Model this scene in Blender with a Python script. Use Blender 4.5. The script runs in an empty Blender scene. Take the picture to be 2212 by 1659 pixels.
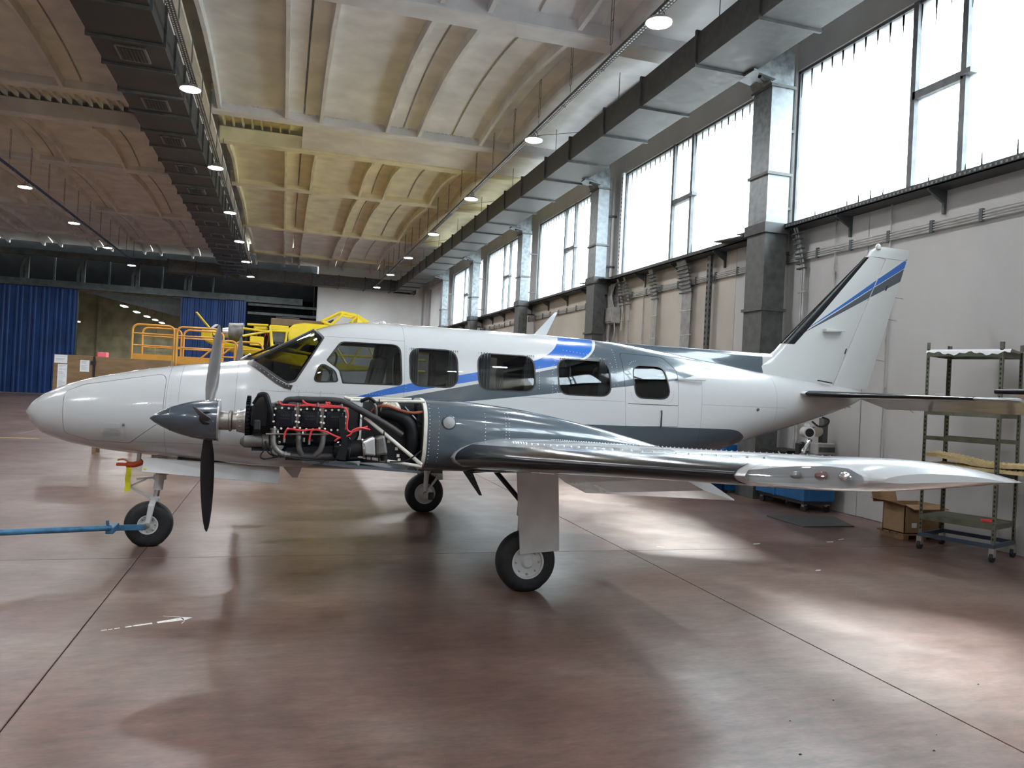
import bpy, bmesh, math, random
from mathutils import Vector, Matrix
random.seed(7)
S = bpy.context.scene
COL = S.collection
PI = math.pi

# ------------------------------------------------------------------ camera
cam = bpy.data.cameras.new('camera')
cam.sensor_fit = 'HORIZONTAL'; cam.sensor_width = 36.0
cam.lens = 1650.0 / 2212.0 * 36.0
cam.clip_start = 0.05; cam.clip_end = 400
camo = bpy.data.objects.new('camera', cam); COL.objects.link(camo)
yaw, pitch, roll = math.radians(16.73), math.radians(0.25), 0.0495
fw = Vector((math.sin(yaw) * math.cos(pitch), math.cos(yaw) * math.cos(pitch), math.sin(pitch)))
r0 = Vector((math.cos(yaw), -math.sin(yaw), 0)); u0 = r0.cross(fw)
rt = r0 * math.cos(roll) + u0 * math.sin(roll)
up = u0 * math.cos(roll) - r0 * math.sin(roll)
camo.matrix_world = Matrix(((rt.x, up.x, -fw.x, 0.0), (rt.y, up.y, -fw.y, 0.0),
                            (rt.z, up.z, -fw.z, 1.75), (0, 0, 0, 1)))
S.camera = camo

# ------------------------------------------------------------------ world, light, exposure
W = bpy.data.worlds.new('overcast_sky'); S.world = W; W.use_nodes = True
bg = W.node_tree.nodes['Background']
wt = W.node_tree                                      # overcast sky above, grey yard below the horizon
w_tc = wt.nodes.new('ShaderNodeTexCoord'); w_sp = wt.nodes.new('ShaderNodeSeparateXYZ'); wt.links.new(w_tc.outputs['Generated'], w_sp.inputs[0])
w_cr = wt.nodes.new('ShaderNodeValToRGB'); w_mr = wt.nodes.new('ShaderNodeMapRange')
w_mr.inputs['From Min'].default_value = -1; wt.links.new(w_sp.outputs[2], w_mr.inputs['Value']); wt.links.new(w_mr.outputs[0], w_cr.inputs['Fac'])
e_ = w_cr.color_ramp.elements
e_[0].position = .49; e_[0].color = (.15, .15, .14, 1); e_[1].position = .51; e_[1].color = (.70, .78, .83, 1)
q_ = e_.new(1.0); q_.color = (.92, 1.0, 1.0, 1)
wt.links.new(w_cr.outputs[0], bg.inputs['Color'])
bg.inputs['Strength'].default_value = 17.0
LAMP_STRENGTH = 330.0
sun = bpy.data.lights.new('hazy_sun', 'SUN'); sun.energy = 23.0; sun.angle = math.radians(9); sun.color = (1.0, .95, .87)
suno = bpy.data.objects.new('hazy_sun', sun); COL.objects.link(suno)
suno.location = (20, 30, 30); suno.rotation_euler = Vector((-.62, -.9, -1)).to_track_quat('-Z', 'Y').to_euler()
S.view_settings.view_transform = 'Standard'; S.view_settings.look = 'None'
S.view_settings.exposure = 0.34; S.view_settings.gamma = 1.0
S.view_settings.use_curve_mapping = False
S.cycles.use_denoising = True
S.cycles.max_bounces = 10; S.cycles.diffuse_bounces = 5; S.cycles.glossy_bounces = 4
S.cycles.transparent_max_bounces = 16; S.cycles.transmission_bounces = 6
S.cycles.sample_clamp_indirect = 8.0
S.cycles.caustics_reflective = False; S.cycles.caustics_refractive = False

# wall plane, bays of the window wall
WX = 8.7
BAY = 7.3
EDGE = [11.88 + BAY * k for k in range(-3, 6)]      # far edge of each window
SILL, HEAD = 4.9, 7.75
YFAR, YBACK, XLEFT = 51.0, -12.0, -22.0
for e in EDGE:                                       # portals: guide daylight sampling through the windows
    y0, y1 = e - BAY + .75, e
    if y1 > YFAR: y1 = YFAR
    L = bpy.data.lights.new('window_portal', 'AREA'); L.shape = 'RECTANGLE'
    L.size = y1 - y0; L.size_y = HEAD - SILL; L.cycles.is_portal = True
    o = bpy.data.objects.new('window_portal', L); COL.objects.link(o)
    o.location = (WX + .5, (y0 + y1) / 2, (SILL + HEAD) / 2)
    o.rotation_euler = (0, PI / 2, 0); o.rotation_euler = Vector((-1, 0, 0)).to_track_quat('-Z', 'Z').to_euler()

# ------------------------------------------------------------------ materials
MATS = {}
def nn(nt, t, **k):
    n = nt.nodes.new(t)
    for a, b in k.items(): setattr(n, a, b)
    return n
def newmat(name):
    m = bpy.data.materials.new(name); m.use_nodes = True; MATS[name] = m
    return m, m.node_tree, m.node_tree.nodes['Principled BSDF']
def rgb(c): return (c[0], c[1], c[2], 1.0)
def pmat(name, col, rough=.5, metal=0., var=.12, scale=6., bump=0., bscale=60., coat=0., col2=None, stretch=(1, 1, 1), spec=.5, rvar=0.):
    m, nt, b = newmat(name)
    tc = nn(nt, 'ShaderNodeNewGeometry'); mp = nn(nt, 'ShaderNodeMapping')
    mp.inputs['Scale'].default_value = stretch
    nt.links.new(tc.outputs['Position'], mp.inputs['Vector'])
    no = nn(nt, 'ShaderNodeTexNoise'); no.inputs['Scale'].default_value = scale; no.inputs['Detail'].default_value = 6
    nt.links.new(mp.outputs[0], no.inputs['Vector'])
    cr = nn(nt, 'ShaderNodeValToRGB')
    c2 = col2 or tuple(max(0, x * (1 - var)) for x in col)
    c1 = col if col2 else tuple(min(1, x * (1 + var * .5)) for x in col)
    cr.color_ramp.elements[0].position = .35; cr.color_ramp.elements[1].position = .65
    cr.color_ramp.elements[0].color = rgb(c2); cr.color_ramp.elements[1].color = rgb(c1)
    nt.links.new(no.outputs['Fac'], cr.inputs['Fac'])
    nt.links.new(cr.outputs['Color'], b.inputs['Base Color'])
    b.inputs['Roughness'].default_value = rough; b.inputs['Metallic'].default_value = metal
    b.inputs['Specular IOR Level'].default_value = spec
    b.inputs['Coat Weight'].default_value = coat; b.inputs['Coat Roughness'].default_value = .06
    if rvar:
        mr = nn(nt, 'ShaderNodeMapRange'); mr.inputs['To Min'].default_value = rough - rvar; mr.inputs['To Max'].default_value = rough + rvar
        mr.inputs['From Min'].default_value = .3; mr.inputs['From Max'].default_value = .7
        nt.links.new(no.outputs['Fac'], mr.inputs['Value']); nt.links.new(mr.outputs[0], b.inputs['Roughness'])
    if bump:
        n2 = nn(nt, 'ShaderNodeTexNoise'); n2.inputs['Scale'].default_value = bscale; n2.inputs['Detail'].default_value = 4
        nt.links.new(mp.outputs[0], n2.inputs['Vector'])
        bp = nn(nt, 'ShaderNodeBump'); bp.inputs['Strength'].default_value = bump; bp.inputs['Distance'].default_value = .02
        nt.links.new(n2.outputs['Fac'], bp.inputs['Height']); nt.links.new(bp.outputs[0], b.inputs['Normal'])
    return m
def emat(name, col, strength):
    m, nt, b = newmat(name)
    b.inputs['Base Color'].default_value = rgb(col)
    b.inputs['Emission Color'].default_value = rgb(col); b.inputs['Emission Strength'].default_value = strength
    return m
def glassmat(name, tint=(.75, .78, .8), rough=.02, ior=1.5, haze=0.):
    m, nt, b = newmat(name); out = nt.nodes['Material Output']; nt.nodes.remove(b)
    tr = nn(nt, 'ShaderNodeBsdfTransparent'); tr.inputs['Color'].default_value = rgb(tint)
    gl = nn(nt, 'ShaderNodeBsdfGlossy'); gl.inputs['Roughness'].default_value = rough
    lw = nn(nt, 'ShaderNodeLayerWeight'); lw.inputs['Blend'].default_value = .5
    pw = nn(nt, 'ShaderNodeMath', operation='POWER'); pw.inputs[1].default_value = 4.0; nt.links.new(lw.outputs['Facing'], pw.inputs[0])
    f0 = ((ior - 1) / (ior + 1)) ** 2
    fr = nn(nt, 'ShaderNodeMath', operation='MULTIPLY_ADD'); fr.inputs[1].default_value = 1 - f0; fr.inputs[2].default_value = f0
    nt.links.new(pw.outputs[0], fr.inputs[0])
    mx = nn(nt, 'ShaderNodeMixShader')
    nt.links.new(fr.outputs[0], mx.inputs[0]); nt.links.new(tr.outputs[0], mx.inputs[1]); nt.links.new(gl.outputs[0], mx.inputs[2])
    last = mx
    if haze:
        df = nn(nt, 'ShaderNodeBsdfTranslucent'); df.inputs['Color'].default_value = (.9, .93, .95, 1)
        no = nn(nt, 'ShaderNodeTexNoise'); no.inputs['Scale'].default_value = 3
        tc = nn(nt, 'ShaderNodeTexCoord'); nt.links.new(tc.outputs['Object'], no.inputs['Vector'])
        ml = nn(nt, 'ShaderNodeMath', operation='MULTIPLY'); ml.inputs[1].default_value = haze * 2
        nt.links.new(no.outputs['Fac'], ml.inputs[0])
        m2 = nn(nt, 'ShaderNodeMixShader'); nt.links.new(ml.outputs[0], m2.inputs[0])
        nt.links.new(mx.outputs[0], m2.inputs[1]); nt.links.new(df.outputs[0], m2.inputs[2]); last = m2
    nt.links.new(last.outputs[0], out.inputs['Surface'])
    return m

pmat('concrete_cream', (.74, .70, .63), .8, var=.14, scale=1.3, bump=.06)
pmat('concrete_yellow', (.78, .71, .47), .8, var=.14, scale=1.3, bump=.06)
pmat('concrete_white', (.74, .745, .76), .8, var=.14, scale=1.3, bump=.06)
pmat('concrete_tan', (.70, .685, .665), .82, var=.16, scale=1.3, bump=.06)
pmat('wall_paint', (.43, .425, .42), .75, var=.10, scale=.9, bump=.08, stretch=(1, 1, .35))
pmat('wall_beige', (.44, .41, .365), .8, var=.12, scale=.9, bump=.08)
pmat('wall_white', (.88, .91, .92), .75, var=.06, scale=.8, bump=.05)
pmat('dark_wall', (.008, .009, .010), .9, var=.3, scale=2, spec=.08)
pmat('grey_panel', (.05, .053, .056), .6, var=.2, scale=2)
pmat('green_wall', (.40, .39, .28), .85, var=.25, scale=1.2)
pmat('steel_dark', (.09, .105, .108), .6, .3, var=.3, scale=3)
pmat('galvanised', (.20, .22, .23), .5, .5, var=.35, scale=9, bump=.02, bscale=120, rvar=.1)
pmat('galvanised_dull', (.10, .104, .103), .6, .3, var=.3, scale=7, rvar=.1)
pmat('galvanised_dark', (.06, .062, .062), .6, .3, var=.3, scale=7, rvar=.08)
pmat('vent_dark', (.02, .022, .025), .6, .2)
pmat('frame_grey', (.14, .15, .155), .55, .2, var=.25)
pmat('door_blue', (.003, .036, .155), .5, .0, var=.3, scale=2.5, stretch=(1, 1, .3))
pmat('cable_grey', (.40, .40, .39), .6, var=.2)
pmat('black_rubber', (.008, .009, .011), .55, var=.3, scale=20, spec=.25)
pmat('black_plastic', (.016, .017, .019), .38, var=.3, scale=20)
pmat('white_paint_gloss', (.78, .80, .81), .3, var=.05, scale=3, coat=.6)
pmat('chrome', (.72, .73, .74), .14, 1.0, var=.08)
pmat('aluminium', (.48, .48, .47), .34, .9, var=.15, scale=8)
pmat('brown_board', (.22, .135, .065), .65, var=.18, scale=3, stretch=(1, 1, 4))
pmat('paper_white', (.74, .76, .78), .8, var=.05)
pmat('pink_card', (.75, .16, .18), .7, var=.1)
pmat('platform_orange', (.58, .27, .035), .45, var=.12, scale=4)
pmat('platform_wood', (.42, .19, .07), .6, var=.2, scale=4)
pmat('crop_yellow', (.72, .55, .02), .35, var=.12, scale=3, coat=.3)
pmat('rack_green', (.115, .125, .085), .55, .2, var=.25, scale=8)
pmat('rack_hole', (.01, .01, .01), .8)
pmat('foam_yellow', (.62, .50, .27), .9, var=.15, scale=15)
pmat('cardboard', (.30, .19, .10), .8, var=.15, scale=6)
pmat('wood_pallet', (.20, .11, .06), .8, var=.3, scale=6)
pmat('trolley_blue', (.01, .11, .30), .45, var=.2, scale=4)
pmat('tow_blue', (.045, .16, .29), .45, .1, var=.3, scale=12)
pmat('red_rubber', (.55, .03, .03), .55, var=.2)
pmat('ribbon_yellow', (.75, .72, .02), .6, var=.1)
emat('lamp_glow', (.97, .985, 1.0), LAMP_STRENGTH)
emat('strip_glow', (1.0, .97, .88), 110.0)
glassmat('window_glass', (.93, .97, 1.0), .25, 1.3, haze=.12)
glassmat('cabin_glass', (.62, .65, .66), .015, 1.55)
glassmat('lens_glass', (.80, .83, .85), .05, 2.1, haze=.16)

# floor: worn, sealed red-brown concrete
m, nt, b = newmat('floor_concrete')
tc = nn(nt, 'ShaderNodeNewGeometry')
def noise(scale, detail=6, st=(1, 1, 1), rough=.55):
    mp = nn(nt, 'ShaderNodeMapping'); mp.inputs['Scale'].default_value = st
    nt.links.new(tc.outputs['Position'], mp.inputs['Vector'])
    n = nn(nt, 'ShaderNodeTexNoise'); n.inputs['Scale'].default_value = scale; n.inputs['Detail'].default_value = detail
    n.inputs['Roughness'].default_value = rough
    nt.links.new(mp.outputs[0], n.inputs['Vector']); return n.outputs['Fac']
def ramp(sock, stops):
    r = nn(nt, 'ShaderNodeValToRGB'); e = r.color_ramp.elements
    while len(e) < len(stops): e.new(.5)
    for q, (p, c) in zip(e, stops): q.position = p; q.color = rgb(c)
    nt.links.new(sock, r.inputs['Fac']); return r.outputs['Color']
def mix(f, a, bb, mode='MIX'):
    x = nn(nt, 'ShaderNodeMix', data_type='RGBA', blend_type=mode)
    if isinstance(f, float): x.inputs[0].default_value = f
    else: nt.links.new(f, x.inputs[0])
    nt.links.new(a, x.inputs[6]); nt.links.new(bb, x.inputs[7]); return x.outputs[2]
big = ramp(noise(.5, 4, (1, 1.5, 1)), [(.3, (.108, .059, .048)), (.5, (.138, .089, .074)), (.72, (.182, .140, .121))])
def gain(sock, lo, hi):
    g_ = nn(nt, 'ShaderNodeMapRange'); g_.inputs['From Min'].default_value = .25; g_.inputs['From Max'].default_value = .75
    g_.inputs['To Min'].default_value = lo; g_.inputs['To Max'].default_value = hi; nt.links.new(sock, g_.inputs['Value']); return g_.outputs[0]
def times(a_, b_):
    q = nn(nt, 'ShaderNodeVectorMath', operation='MULTIPLY'); nt.links.new(a_, q.inputs[0]); nt.links.new(b_, q.inputs[1]); return q.outputs[0]
colr = times(big, gain(noise(1.7, 5, (1.3, .8, 1), .6), .76, 1.26))
colr = times(colr, gain(noise(7, 6, (.6, 1.8, 1), .65), .66, 1.36))
colr = times(colr, gain(noise(38, 4, (.5, 1.6, 1), .6), .82, 1.20))
nt.links.new(colr, b.inputs['Base Color'])
nt.links.new(gain(noise(2.2, 4, (1, 1, 1), .5), .285, .37), b.inputs['Roughness'])
b.inputs['Specular IOR Level'].default_value = .42
bp = nn(nt, 'ShaderNodeBump'); bp.inputs['Strength'].default_value = .035; bp.inputs['Distance'].default_value = .01
nt.links.new(noise(9, 8), bp.inputs['Height']); nt.links.new(bp.outputs[0], b.inputs['Normal'])

# ------------------------------------------------------------------ mesh helpers
ORG = {}
class MB:
    def __init__(s): s.v = []; s.f = []
    def add(s, vs, fs):
        k = len(s.v); s.v += [Vector(p) for p in vs]; s.f += [tuple(i + k for i in f) for f in fs]; return s
    def box(s, x0, x1, y0, y1, z0, z1):
        return s.add([(x0, y0, z0), (x1, y0, z0), (x1, y1, z0), (x0, y1, z0), (x0, y0, z1), (x1, y0, z1), (x1, y1, z1), (x0, y1, z1)],
                     [(0, 3, 2, 1), (4, 5, 6, 7), (0, 1, 5, 4), (1, 2, 6, 5), (2, 3, 7, 6), (3, 0, 4, 7)])
    def obox(s, c, ax, ay, az):
        c, ax, ay, az = map(Vector, (c, ax, ay, az))
        P = [c + ax * i + ay * j + az * k for k in (-1, 1) for i, j in ((-1, -1), (1, -1), (1, 1), (-1, 1))]
        return s.add(P, [(0, 3, 2, 1), (4, 5, 6, 7), (0, 1, 5, 4), (1, 2, 6, 5), (2, 3, 7, 6), (3, 0, 4, 7)])
    def bar(s, a, b_, w, h, upv=(0, 0, 1)):
        a, b_ = Vector(a), Vector(b_); d = (b_ - a); L = d.length / 2; d.normalize()
        u = Vector(upv); sd = d.cross(u)
        if sd.length < 1e-4: sd = d.cross(Vector((1, 0, 0)))
        sd.normalize(); u = sd.cross(d)
        return s.obox((a + b_) / 2, d * L, sd * w / 2, u * h / 2)
    def loft(s, rings, cap0=True, cap1=True, closed=True):
        k = len(s.v); n = len(rings[0])
        for r in rings: s.v += [Vector(p) for p in r]
        for i in range(len(rings) - 1):
            for j in range(n if closed else n - 1):
                a, b_ = k + i * n + j, k + i * n + (j + 1) % n
                s.f.append((a, b_, b_ + n, a + n))
        if cap0: s.f.append(tuple(range(k + n - 1, k - 1, -1)))
        if cap1: s.f.append(tuple(k + (len(rings) - 1) * n + j for j in range(n)))
        return s
    def tube(s, pts, r, n=8, caps=True, closed=False):
        pts = [Vector(p) for p in pts]; N = len(pts)
        if not hasattr(r, '__len__'): r = [r] * N
        rings = []; prev = None
        for i, p in enumerate(pts):
            t = (pts[(i + 1) % N] - pts[i - 1]) if (closed or 0 < i < N - 1) else (pts[1] - pts[0] if i == 0 else pts[-1] - pts[-2])
            t.normalize()
            if prev is None:
                a = t.cross(Vector((0, 0, 1)))
                if a.length < .1: a = t.cross(Vector((1, 0, 0)))
            else: a = prev - t * prev.dot(t)
            a.normalize(); prev = a; c = t.cross(a)
            rings.append([p + (a * math.cos(2 * PI * j / n) + c * math.sin(2 * PI * j / n)) * r[i] for j in range(n)])
        if closed: rings.append(rings[0]); caps = False
        return s.loft(rings, caps, caps)
    def lathe(s, prof, o, d, n=24, cap=True):
        o, d = Vector(o), Vector(d).normalized()
        a = d.cross(Vector((0, 0, 1)))
        if a.length < .1: a = d.cross(Vector((1, 0, 0)))
        a.normalize(); c = d.cross(a)
        rings = [[o + d * h + (a * math.cos(2 * PI * j / n) + c * math.sin(2 * PI * j / n)) * max(r, 1e-4) for j in range(n)] for h, r in prof]
        return s.loft(rings, cap, cap)
    def prism(s, poly, ext):
        ext = Vector(ext); a = [Vector(p) for p in poly]
        return s.loft([a, [p + ext for p in a]])
    def build(s, name, mat, parent=None, smooth=None, bevel=0., segs=1, wn=True, sharp=35):
        me = bpy.data.meshes.new(name)
        og = ORG.get(parent, Vector()) if parent else Vector()
        me.from_pydata([tuple(p - og) for p in s.v], [], s.f)
        bm = bmesh.new(); bm.from_mesh(me)
        if wn: bmesh.ops.recalc_face_normals(bm, faces=bm.faces)
        if bevel:
            ed = [e for e in bm.edges if len(e.link_faces) == 2 and e.calc_face_angle(0) > .5]
            bmesh.ops.bevel(bm, geom=ed, offset=bevel, segments=segs, affect='EDGES', profile=.5)
        bm.to_mesh(me); bm.free()
        return link(name, me, mat, parent, smooth, sharp)
def link(name, me, mat, parent=None, smooth=None, sharp=35):
    if mat: me.materials.append(MATS[mat] if isinstance(mat, str) else mat)
    if smooth:
        for p in me.polygons: p.use_smooth = True
        me.set_sharp_from_angle(angle=math.radians(sharp))
    o = bpy.data.objects.new(name, me); COL.objects.link(o)
    if parent: o.parent = parent; ORG[o] = ORG.get(parent, Vector())
    return o
def thing(name, loc, label, cat, group=None):
    o = bpy.data.objects.new(name, None); COL.objects.link(o); o.location = loc; o.empty_display_size = .1
    ORG[o] = Vector(loc); o['label'] = label; o['category'] = cat
    if group: o['group'] = group
    return o
def tag(o, label, cat, group=None):
    o['label'] = label; o['category'] = cat
    if group: o['group'] = group
    return o
def struct(o): o['kind'] = 'structure'; return o
def stuff(o): o['kind'] = 'stuff'; return o
def sroot(name, loc=(0, 0, 0)):
    o = bpy.data.objects.new(name, None); COL.objects.link(o); o.location = loc; o['kind'] = 'structure'; ORG[o] = Vector(loc); return o
def dup(root, loc, label=None):
    r = root.copy(); COL.objects.link(r); r.location = loc
    if label: r['label'] = label
    for ch in root.children:
        c = ch.copy(); COL.objects.link(c); c.parent = r
        for g in ch.children:
            d = g.copy(); COL.objects.link(d); d.parent = c
    return r
def inst(o, loc, parent=None):
    c = o.copy(); COL.objects.link(c); c.location = loc; c.parent = parent or o.parent; return c
def arc(c, r, a0, a1, n, ux, uy):
    c, ux, uy = Vector(c), Vector(ux), Vector(uy)
    return [c + ux * r * math.cos(a0 + (a1 - a0) * i / n) + uy * r * math.sin(a0 + (a1 - a0) * i / n) for i in range(n + 1)]
def smoothpath(pts, sub=5):
    P = [Vector(p) for p in pts]; out = []
    for i in range(len(P) - 1):
        p0 = P[max(i - 1, 0)]; p1 = P[i]; p2 = P[i + 1]; p3 = P[min(i + 2, len(P) - 1)]
        for k in range(sub):
            t = k / sub
            out.append(.5 * ((2 * p1) + (p2 - p0) * t + (2 * p0 - 5 * p1 + 4 * p2 - p3) * t * t + (3 * p1 - p0 - 3 * p2 + p3) * t ** 3))
    out.append(P[-1]); return out
def interp(tab, x):
    if x <= tab[0][0]: return tab[0][1]
    for (a, b_), (c, d) in zip(tab, tab[1:]):
        if x <= c: return b_ + (d - b_) * (x - a) / (c - a)
    return tab[-1][1]

# ================================================================== FLOOR
floor = struct(MB().box(XLEFT, WX + .3, YBACK, 76.3, -.2, -.012).build('floor', 'black_rubber'))
xs = [3.75 + 4.95 * k for k in range(-6, 2)]; xs = [XLEFT] + [x for x in xs if XLEFT < x < WX] + [WX]
ys = [YBACK] + [7.75 + 6 * k for k in range(-3, 11)] + [76.3]
for i in range(len(xs) - 1):
    for j in range(len(ys) - 1):
        g = .004
        MB().box(xs[i] + g, xs[i + 1] - g, ys[j] + g, ys[j + 1] - g, -.1, 0).build('slab', 'floor_concrete', floor, bevel=.003)
# faded painted arrow and specks of paint (flat print on the floor)
def flat(poly, h=.0012): return MB().prism([(x, y, 0) for x, y in poly], (0, 0, h))
pmat('floor_paint', (.72, .71, .67), .6, var=.2, scale=40)
AR = thing('painted_arrow', (-.8, 5.74, 0), 'worn white arrow painted on the red-brown floor', 'floor marking')
def strip(a, b_, w0, w1):
    ar = MB()
    a, b_ = Vector((*a, 0)), Vector((*b_, 0)); d = (b_ - a).normalized(); s_ = Vector((-d.y, d.x, 0))
    ar.prism([a - s_ * w0, b_ - s_ * w1, b_ + s_ * w1, a + s_ * w0], (0, 0, .0012)); ar.build('paint_patch', 'floor_paint', AR)
A0, A1 = Vector((-1.07, 5.63)), Vector((-.55, 5.84))
for t0, t1, w0, w1 in ((0, .06, .004, .009), (.075, .12, .006, .005), (.14, .2, .005, .008), (.26, .33, .006, .01), (.345, .56, .010, .013), (.62, .93, .017, .032)):
    strip(A0.lerp(A1, t0), A0.lerp(A1, t1), w0, w1)
d_ = (A1 - A0).normalized(); n_ = Vector((-d_.y, d_.x))
hd = A0.lerp(A1, .91)
MB().prism([(*(hd - n_ * .045), 0), (*(A1 + d_ * .02), 0), (*(hd + n_ * .05), 0)], (0, 0, .0012)).build('arrow_head', 'floor_paint', AR)
strip(hd + n_ * .05, hd + n_ * .13 - d_ * .09, .004, .003); strip(hd - n_ * .06, hd - n_ * .10 - d_ * .03, .003, .002)
pmat('speck_dark', (.02, .018, .016), .7)
yl = MB(); yl.box(-7.5, -5.4, 20.3, 20.42, 0, .0015)
pmat('yellow_line_paint', (.45, .33, .05), .6, var=.4, scale=20)
tag(yl.build('painted_line', 'yellow_line_paint'), 'faded yellow line painted on the floor towards the blue door', 'floor marking')

# ================================================================== CEILING
ceil = struct(MB().box(XLEFT, WX + .3, YBACK, YFAR + .4, 9.95, 10.1).build('ceiling', 'concrete_cream'))
SEAMS_R = [-2.04, .22, 2.94, 5.66, 8.38]
SEAMS_L = [-18.82, -16.1, -13.38, -10.66, -7.94, -5.22, -3.75]
BAYS = [(-11.8, -3.6, 8.95), (-3.1, 5.1, 8.95), (5.6, 13.95, 8.95), (14.55, 21.75, 8.95), (25.15, 29.95, 8.95), (30.45, 38.3, 8.95), (38.8, 46.5, 8.95), (47.0, 51.3, 8.95)]
def vault(x0, x1, y0, y1, z, rise, t=.10, n=10):
    b_ = MB(); top = []; bot = []
    for i in range(n + 1):
        y = y0 + (y1 - y0) * i / n; u = 2 * i / n - 1
        zz = z + rise * (1 - u * u)
        bot.append((y, zz)); top.append((y, zz + t))
    ring = bot + top[::-1]
    return b_.prism([(x0, y, q) for y, q in ring], (x1 - x0, 0, 0))
for bi, (y0, y1, z) in enumerate(BAYS):
    rise = .30 if bi < 4 else .24
    for side, seams in (('R', SEAMS_R), ('L', SEAMS_L)):
        mt = ('concrete_white' if bi < 4 else ('concrete_yellow' if bi < 6 else 'concrete_cream')) if side == 'R' else ('concrete_cream' if bi in (4, 5) else 'concrete_tan')
        for k in range(len(seams) - 1):
            x0, x1 = seams[k] + .025, seams[k + 1] - .025
            p = vault(x0, x1, y0, y1, z, rise).build('ceiling_panel', mt, ceil, smooth=True)
            if bi < 2: continue
            ribs = [x0 + .43, x1 - .43] if x1 - x0 > 2 else [x1 - .43]
            if seams[k] in (-2.04,): ribs = [x0 + .07, x1 - .43]
            for rx in ribs:                      # ribs follow the arch of their panel
                n = 10; lo = []; hi = []
                for i in range(n + 1):
                    y = y0 + .02 + (y1 - y0 - .04) * i / n; u = 2 * i / n - 1; zz = z + rise * (1 - u * u)
                    lo.append((y, zz - (.24 if abs(u) < .95 else .2))); hi.append((y, zz + .02))
                MB().prism([(rx - .045, y, q) for y, q in lo + hi[::-1]], (.09, 0, 0)).build('rib', mt, p)
# transverse beams under the panel ends
for y0, y1, zb in ((-3.6, -3.1, 8.7), (5.1, 5.6, 8.7), (13.95, 14.55, 8.68), (21.75, 22.15, 8.72), (24.75, 25.15, 8.80), (29.95, 30.45, 8.78), (38.3, 38.8, 8.78), (46.5, 47.0, 8.8)):
    for a, c, mt in ((-2.2, 8.38, 'concrete_white' if y0 < 23 else 'concrete_yellow'), (-18.8, -3.6, 'concrete_tan')):
        MB().box(a, c, y0, y1, zb, 9.25).build('beam', mt, ceil, bevel=.03)
# ridge strip between the double beams: flat slabs, open bays closed by ribbed sheet
MB().box(.22, 8.38, 22.15, 24.75, 8.86, 8.95).build('ridge_slab', 'concrete_cream', ceil)
for xa, xb, mt in ((-2.2, .2, 'concrete_yellow'), (-18.8, -3.6, 'concrete_cream')):
    MB().box(xa, xb, 22.0, 24.9, 9.42, 9.5).build('ridge_sheet', mt, ceil)
    n = int((xb - xa) / .27)
    rb = MB().box(-.025, .025, 22.0, 24.9, 9.28, 9.42).build('sheet_rib', mt, ceil)
    for i in range(n): (inst(rb, (xa + .15 + i * .27, 0, 0)) if i else setattr(rb, 'location', (xa + .15, 0, 0)))
# dentils: small blocks along the top of the double beam
dn = MB(); x = -2.0
while x < 8.2: dn.box(x, x + .05, 21.715, 21.75, 8.93, 9.02); x += .11
stuff(dn.build('dentil_row', 'concrete_white', ceil))
# longitudinal girder above the middle duct
MB().box(-3.75, -2.45, YBACK, YFAR, 8.35, 9.3).build('girder', 'concrete_tan', ceil, bevel=.03)
MB().box(-2.36, -2.2, YBACK, YFAR, 8.75, 8.85).build('ledge', 'concrete_cream', ceil)
MB().box(8.38, WX + .3, YBACK, YFAR, 8.75, 9.3).build('edge_beam', 'concrete_white', ceil, bevel=.03)
# dashed cable run along one panel
cb = MB()
for y0, y1, z in BAYS[2:7]:
    cb.tube([(4.35, y0 + .1 + (y1 - y0 - .2) * i / 12, z - .02 + (.30 if y0 < 25 else .24) * (1 - (2 * (.1 + (y1 - y0 - .2) * i / 12) / (y1 - y0) - 1) ** 2)) for i in range(13)], .018, 6)
cb.build('ceiling_cable', 'cable_grey', ceil)

# ================================================================== RIGHT WALL
wr = struct(MB().box(WX + .16, WX + .4, YBACK, YFAR, 0, SILL).build('wall_right', 'wall_paint'))
y = YBACK
while y < YFAR - .1:
    y2 = min(y + 3.65, YFAR)
    MB().box(WX, WX + .2, y + .006, y2 - .006, 0, SILL - .02).build('wall_panel', 'wall_paint' if y < 13.5 else 'wall_beige', wr, bevel=.006); y = y2
MB().box(WX, WX + .4, YBACK, YFAR, HEAD, 9.4).build('lintel', 'wall_paint', wr)
for k, e in enumerate(EDGE):
    MB().box(WX - .02, WX + .4, e, e + .75, 0, 9.3).build('pier', 'wall_paint', wr, bevel=.02)
MB().box(WX + .16, WX + .4, EDGE[-2] + .75, YFAR, SILL, HEAD).build('end_pier', 'wall_white', wr)
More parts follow.
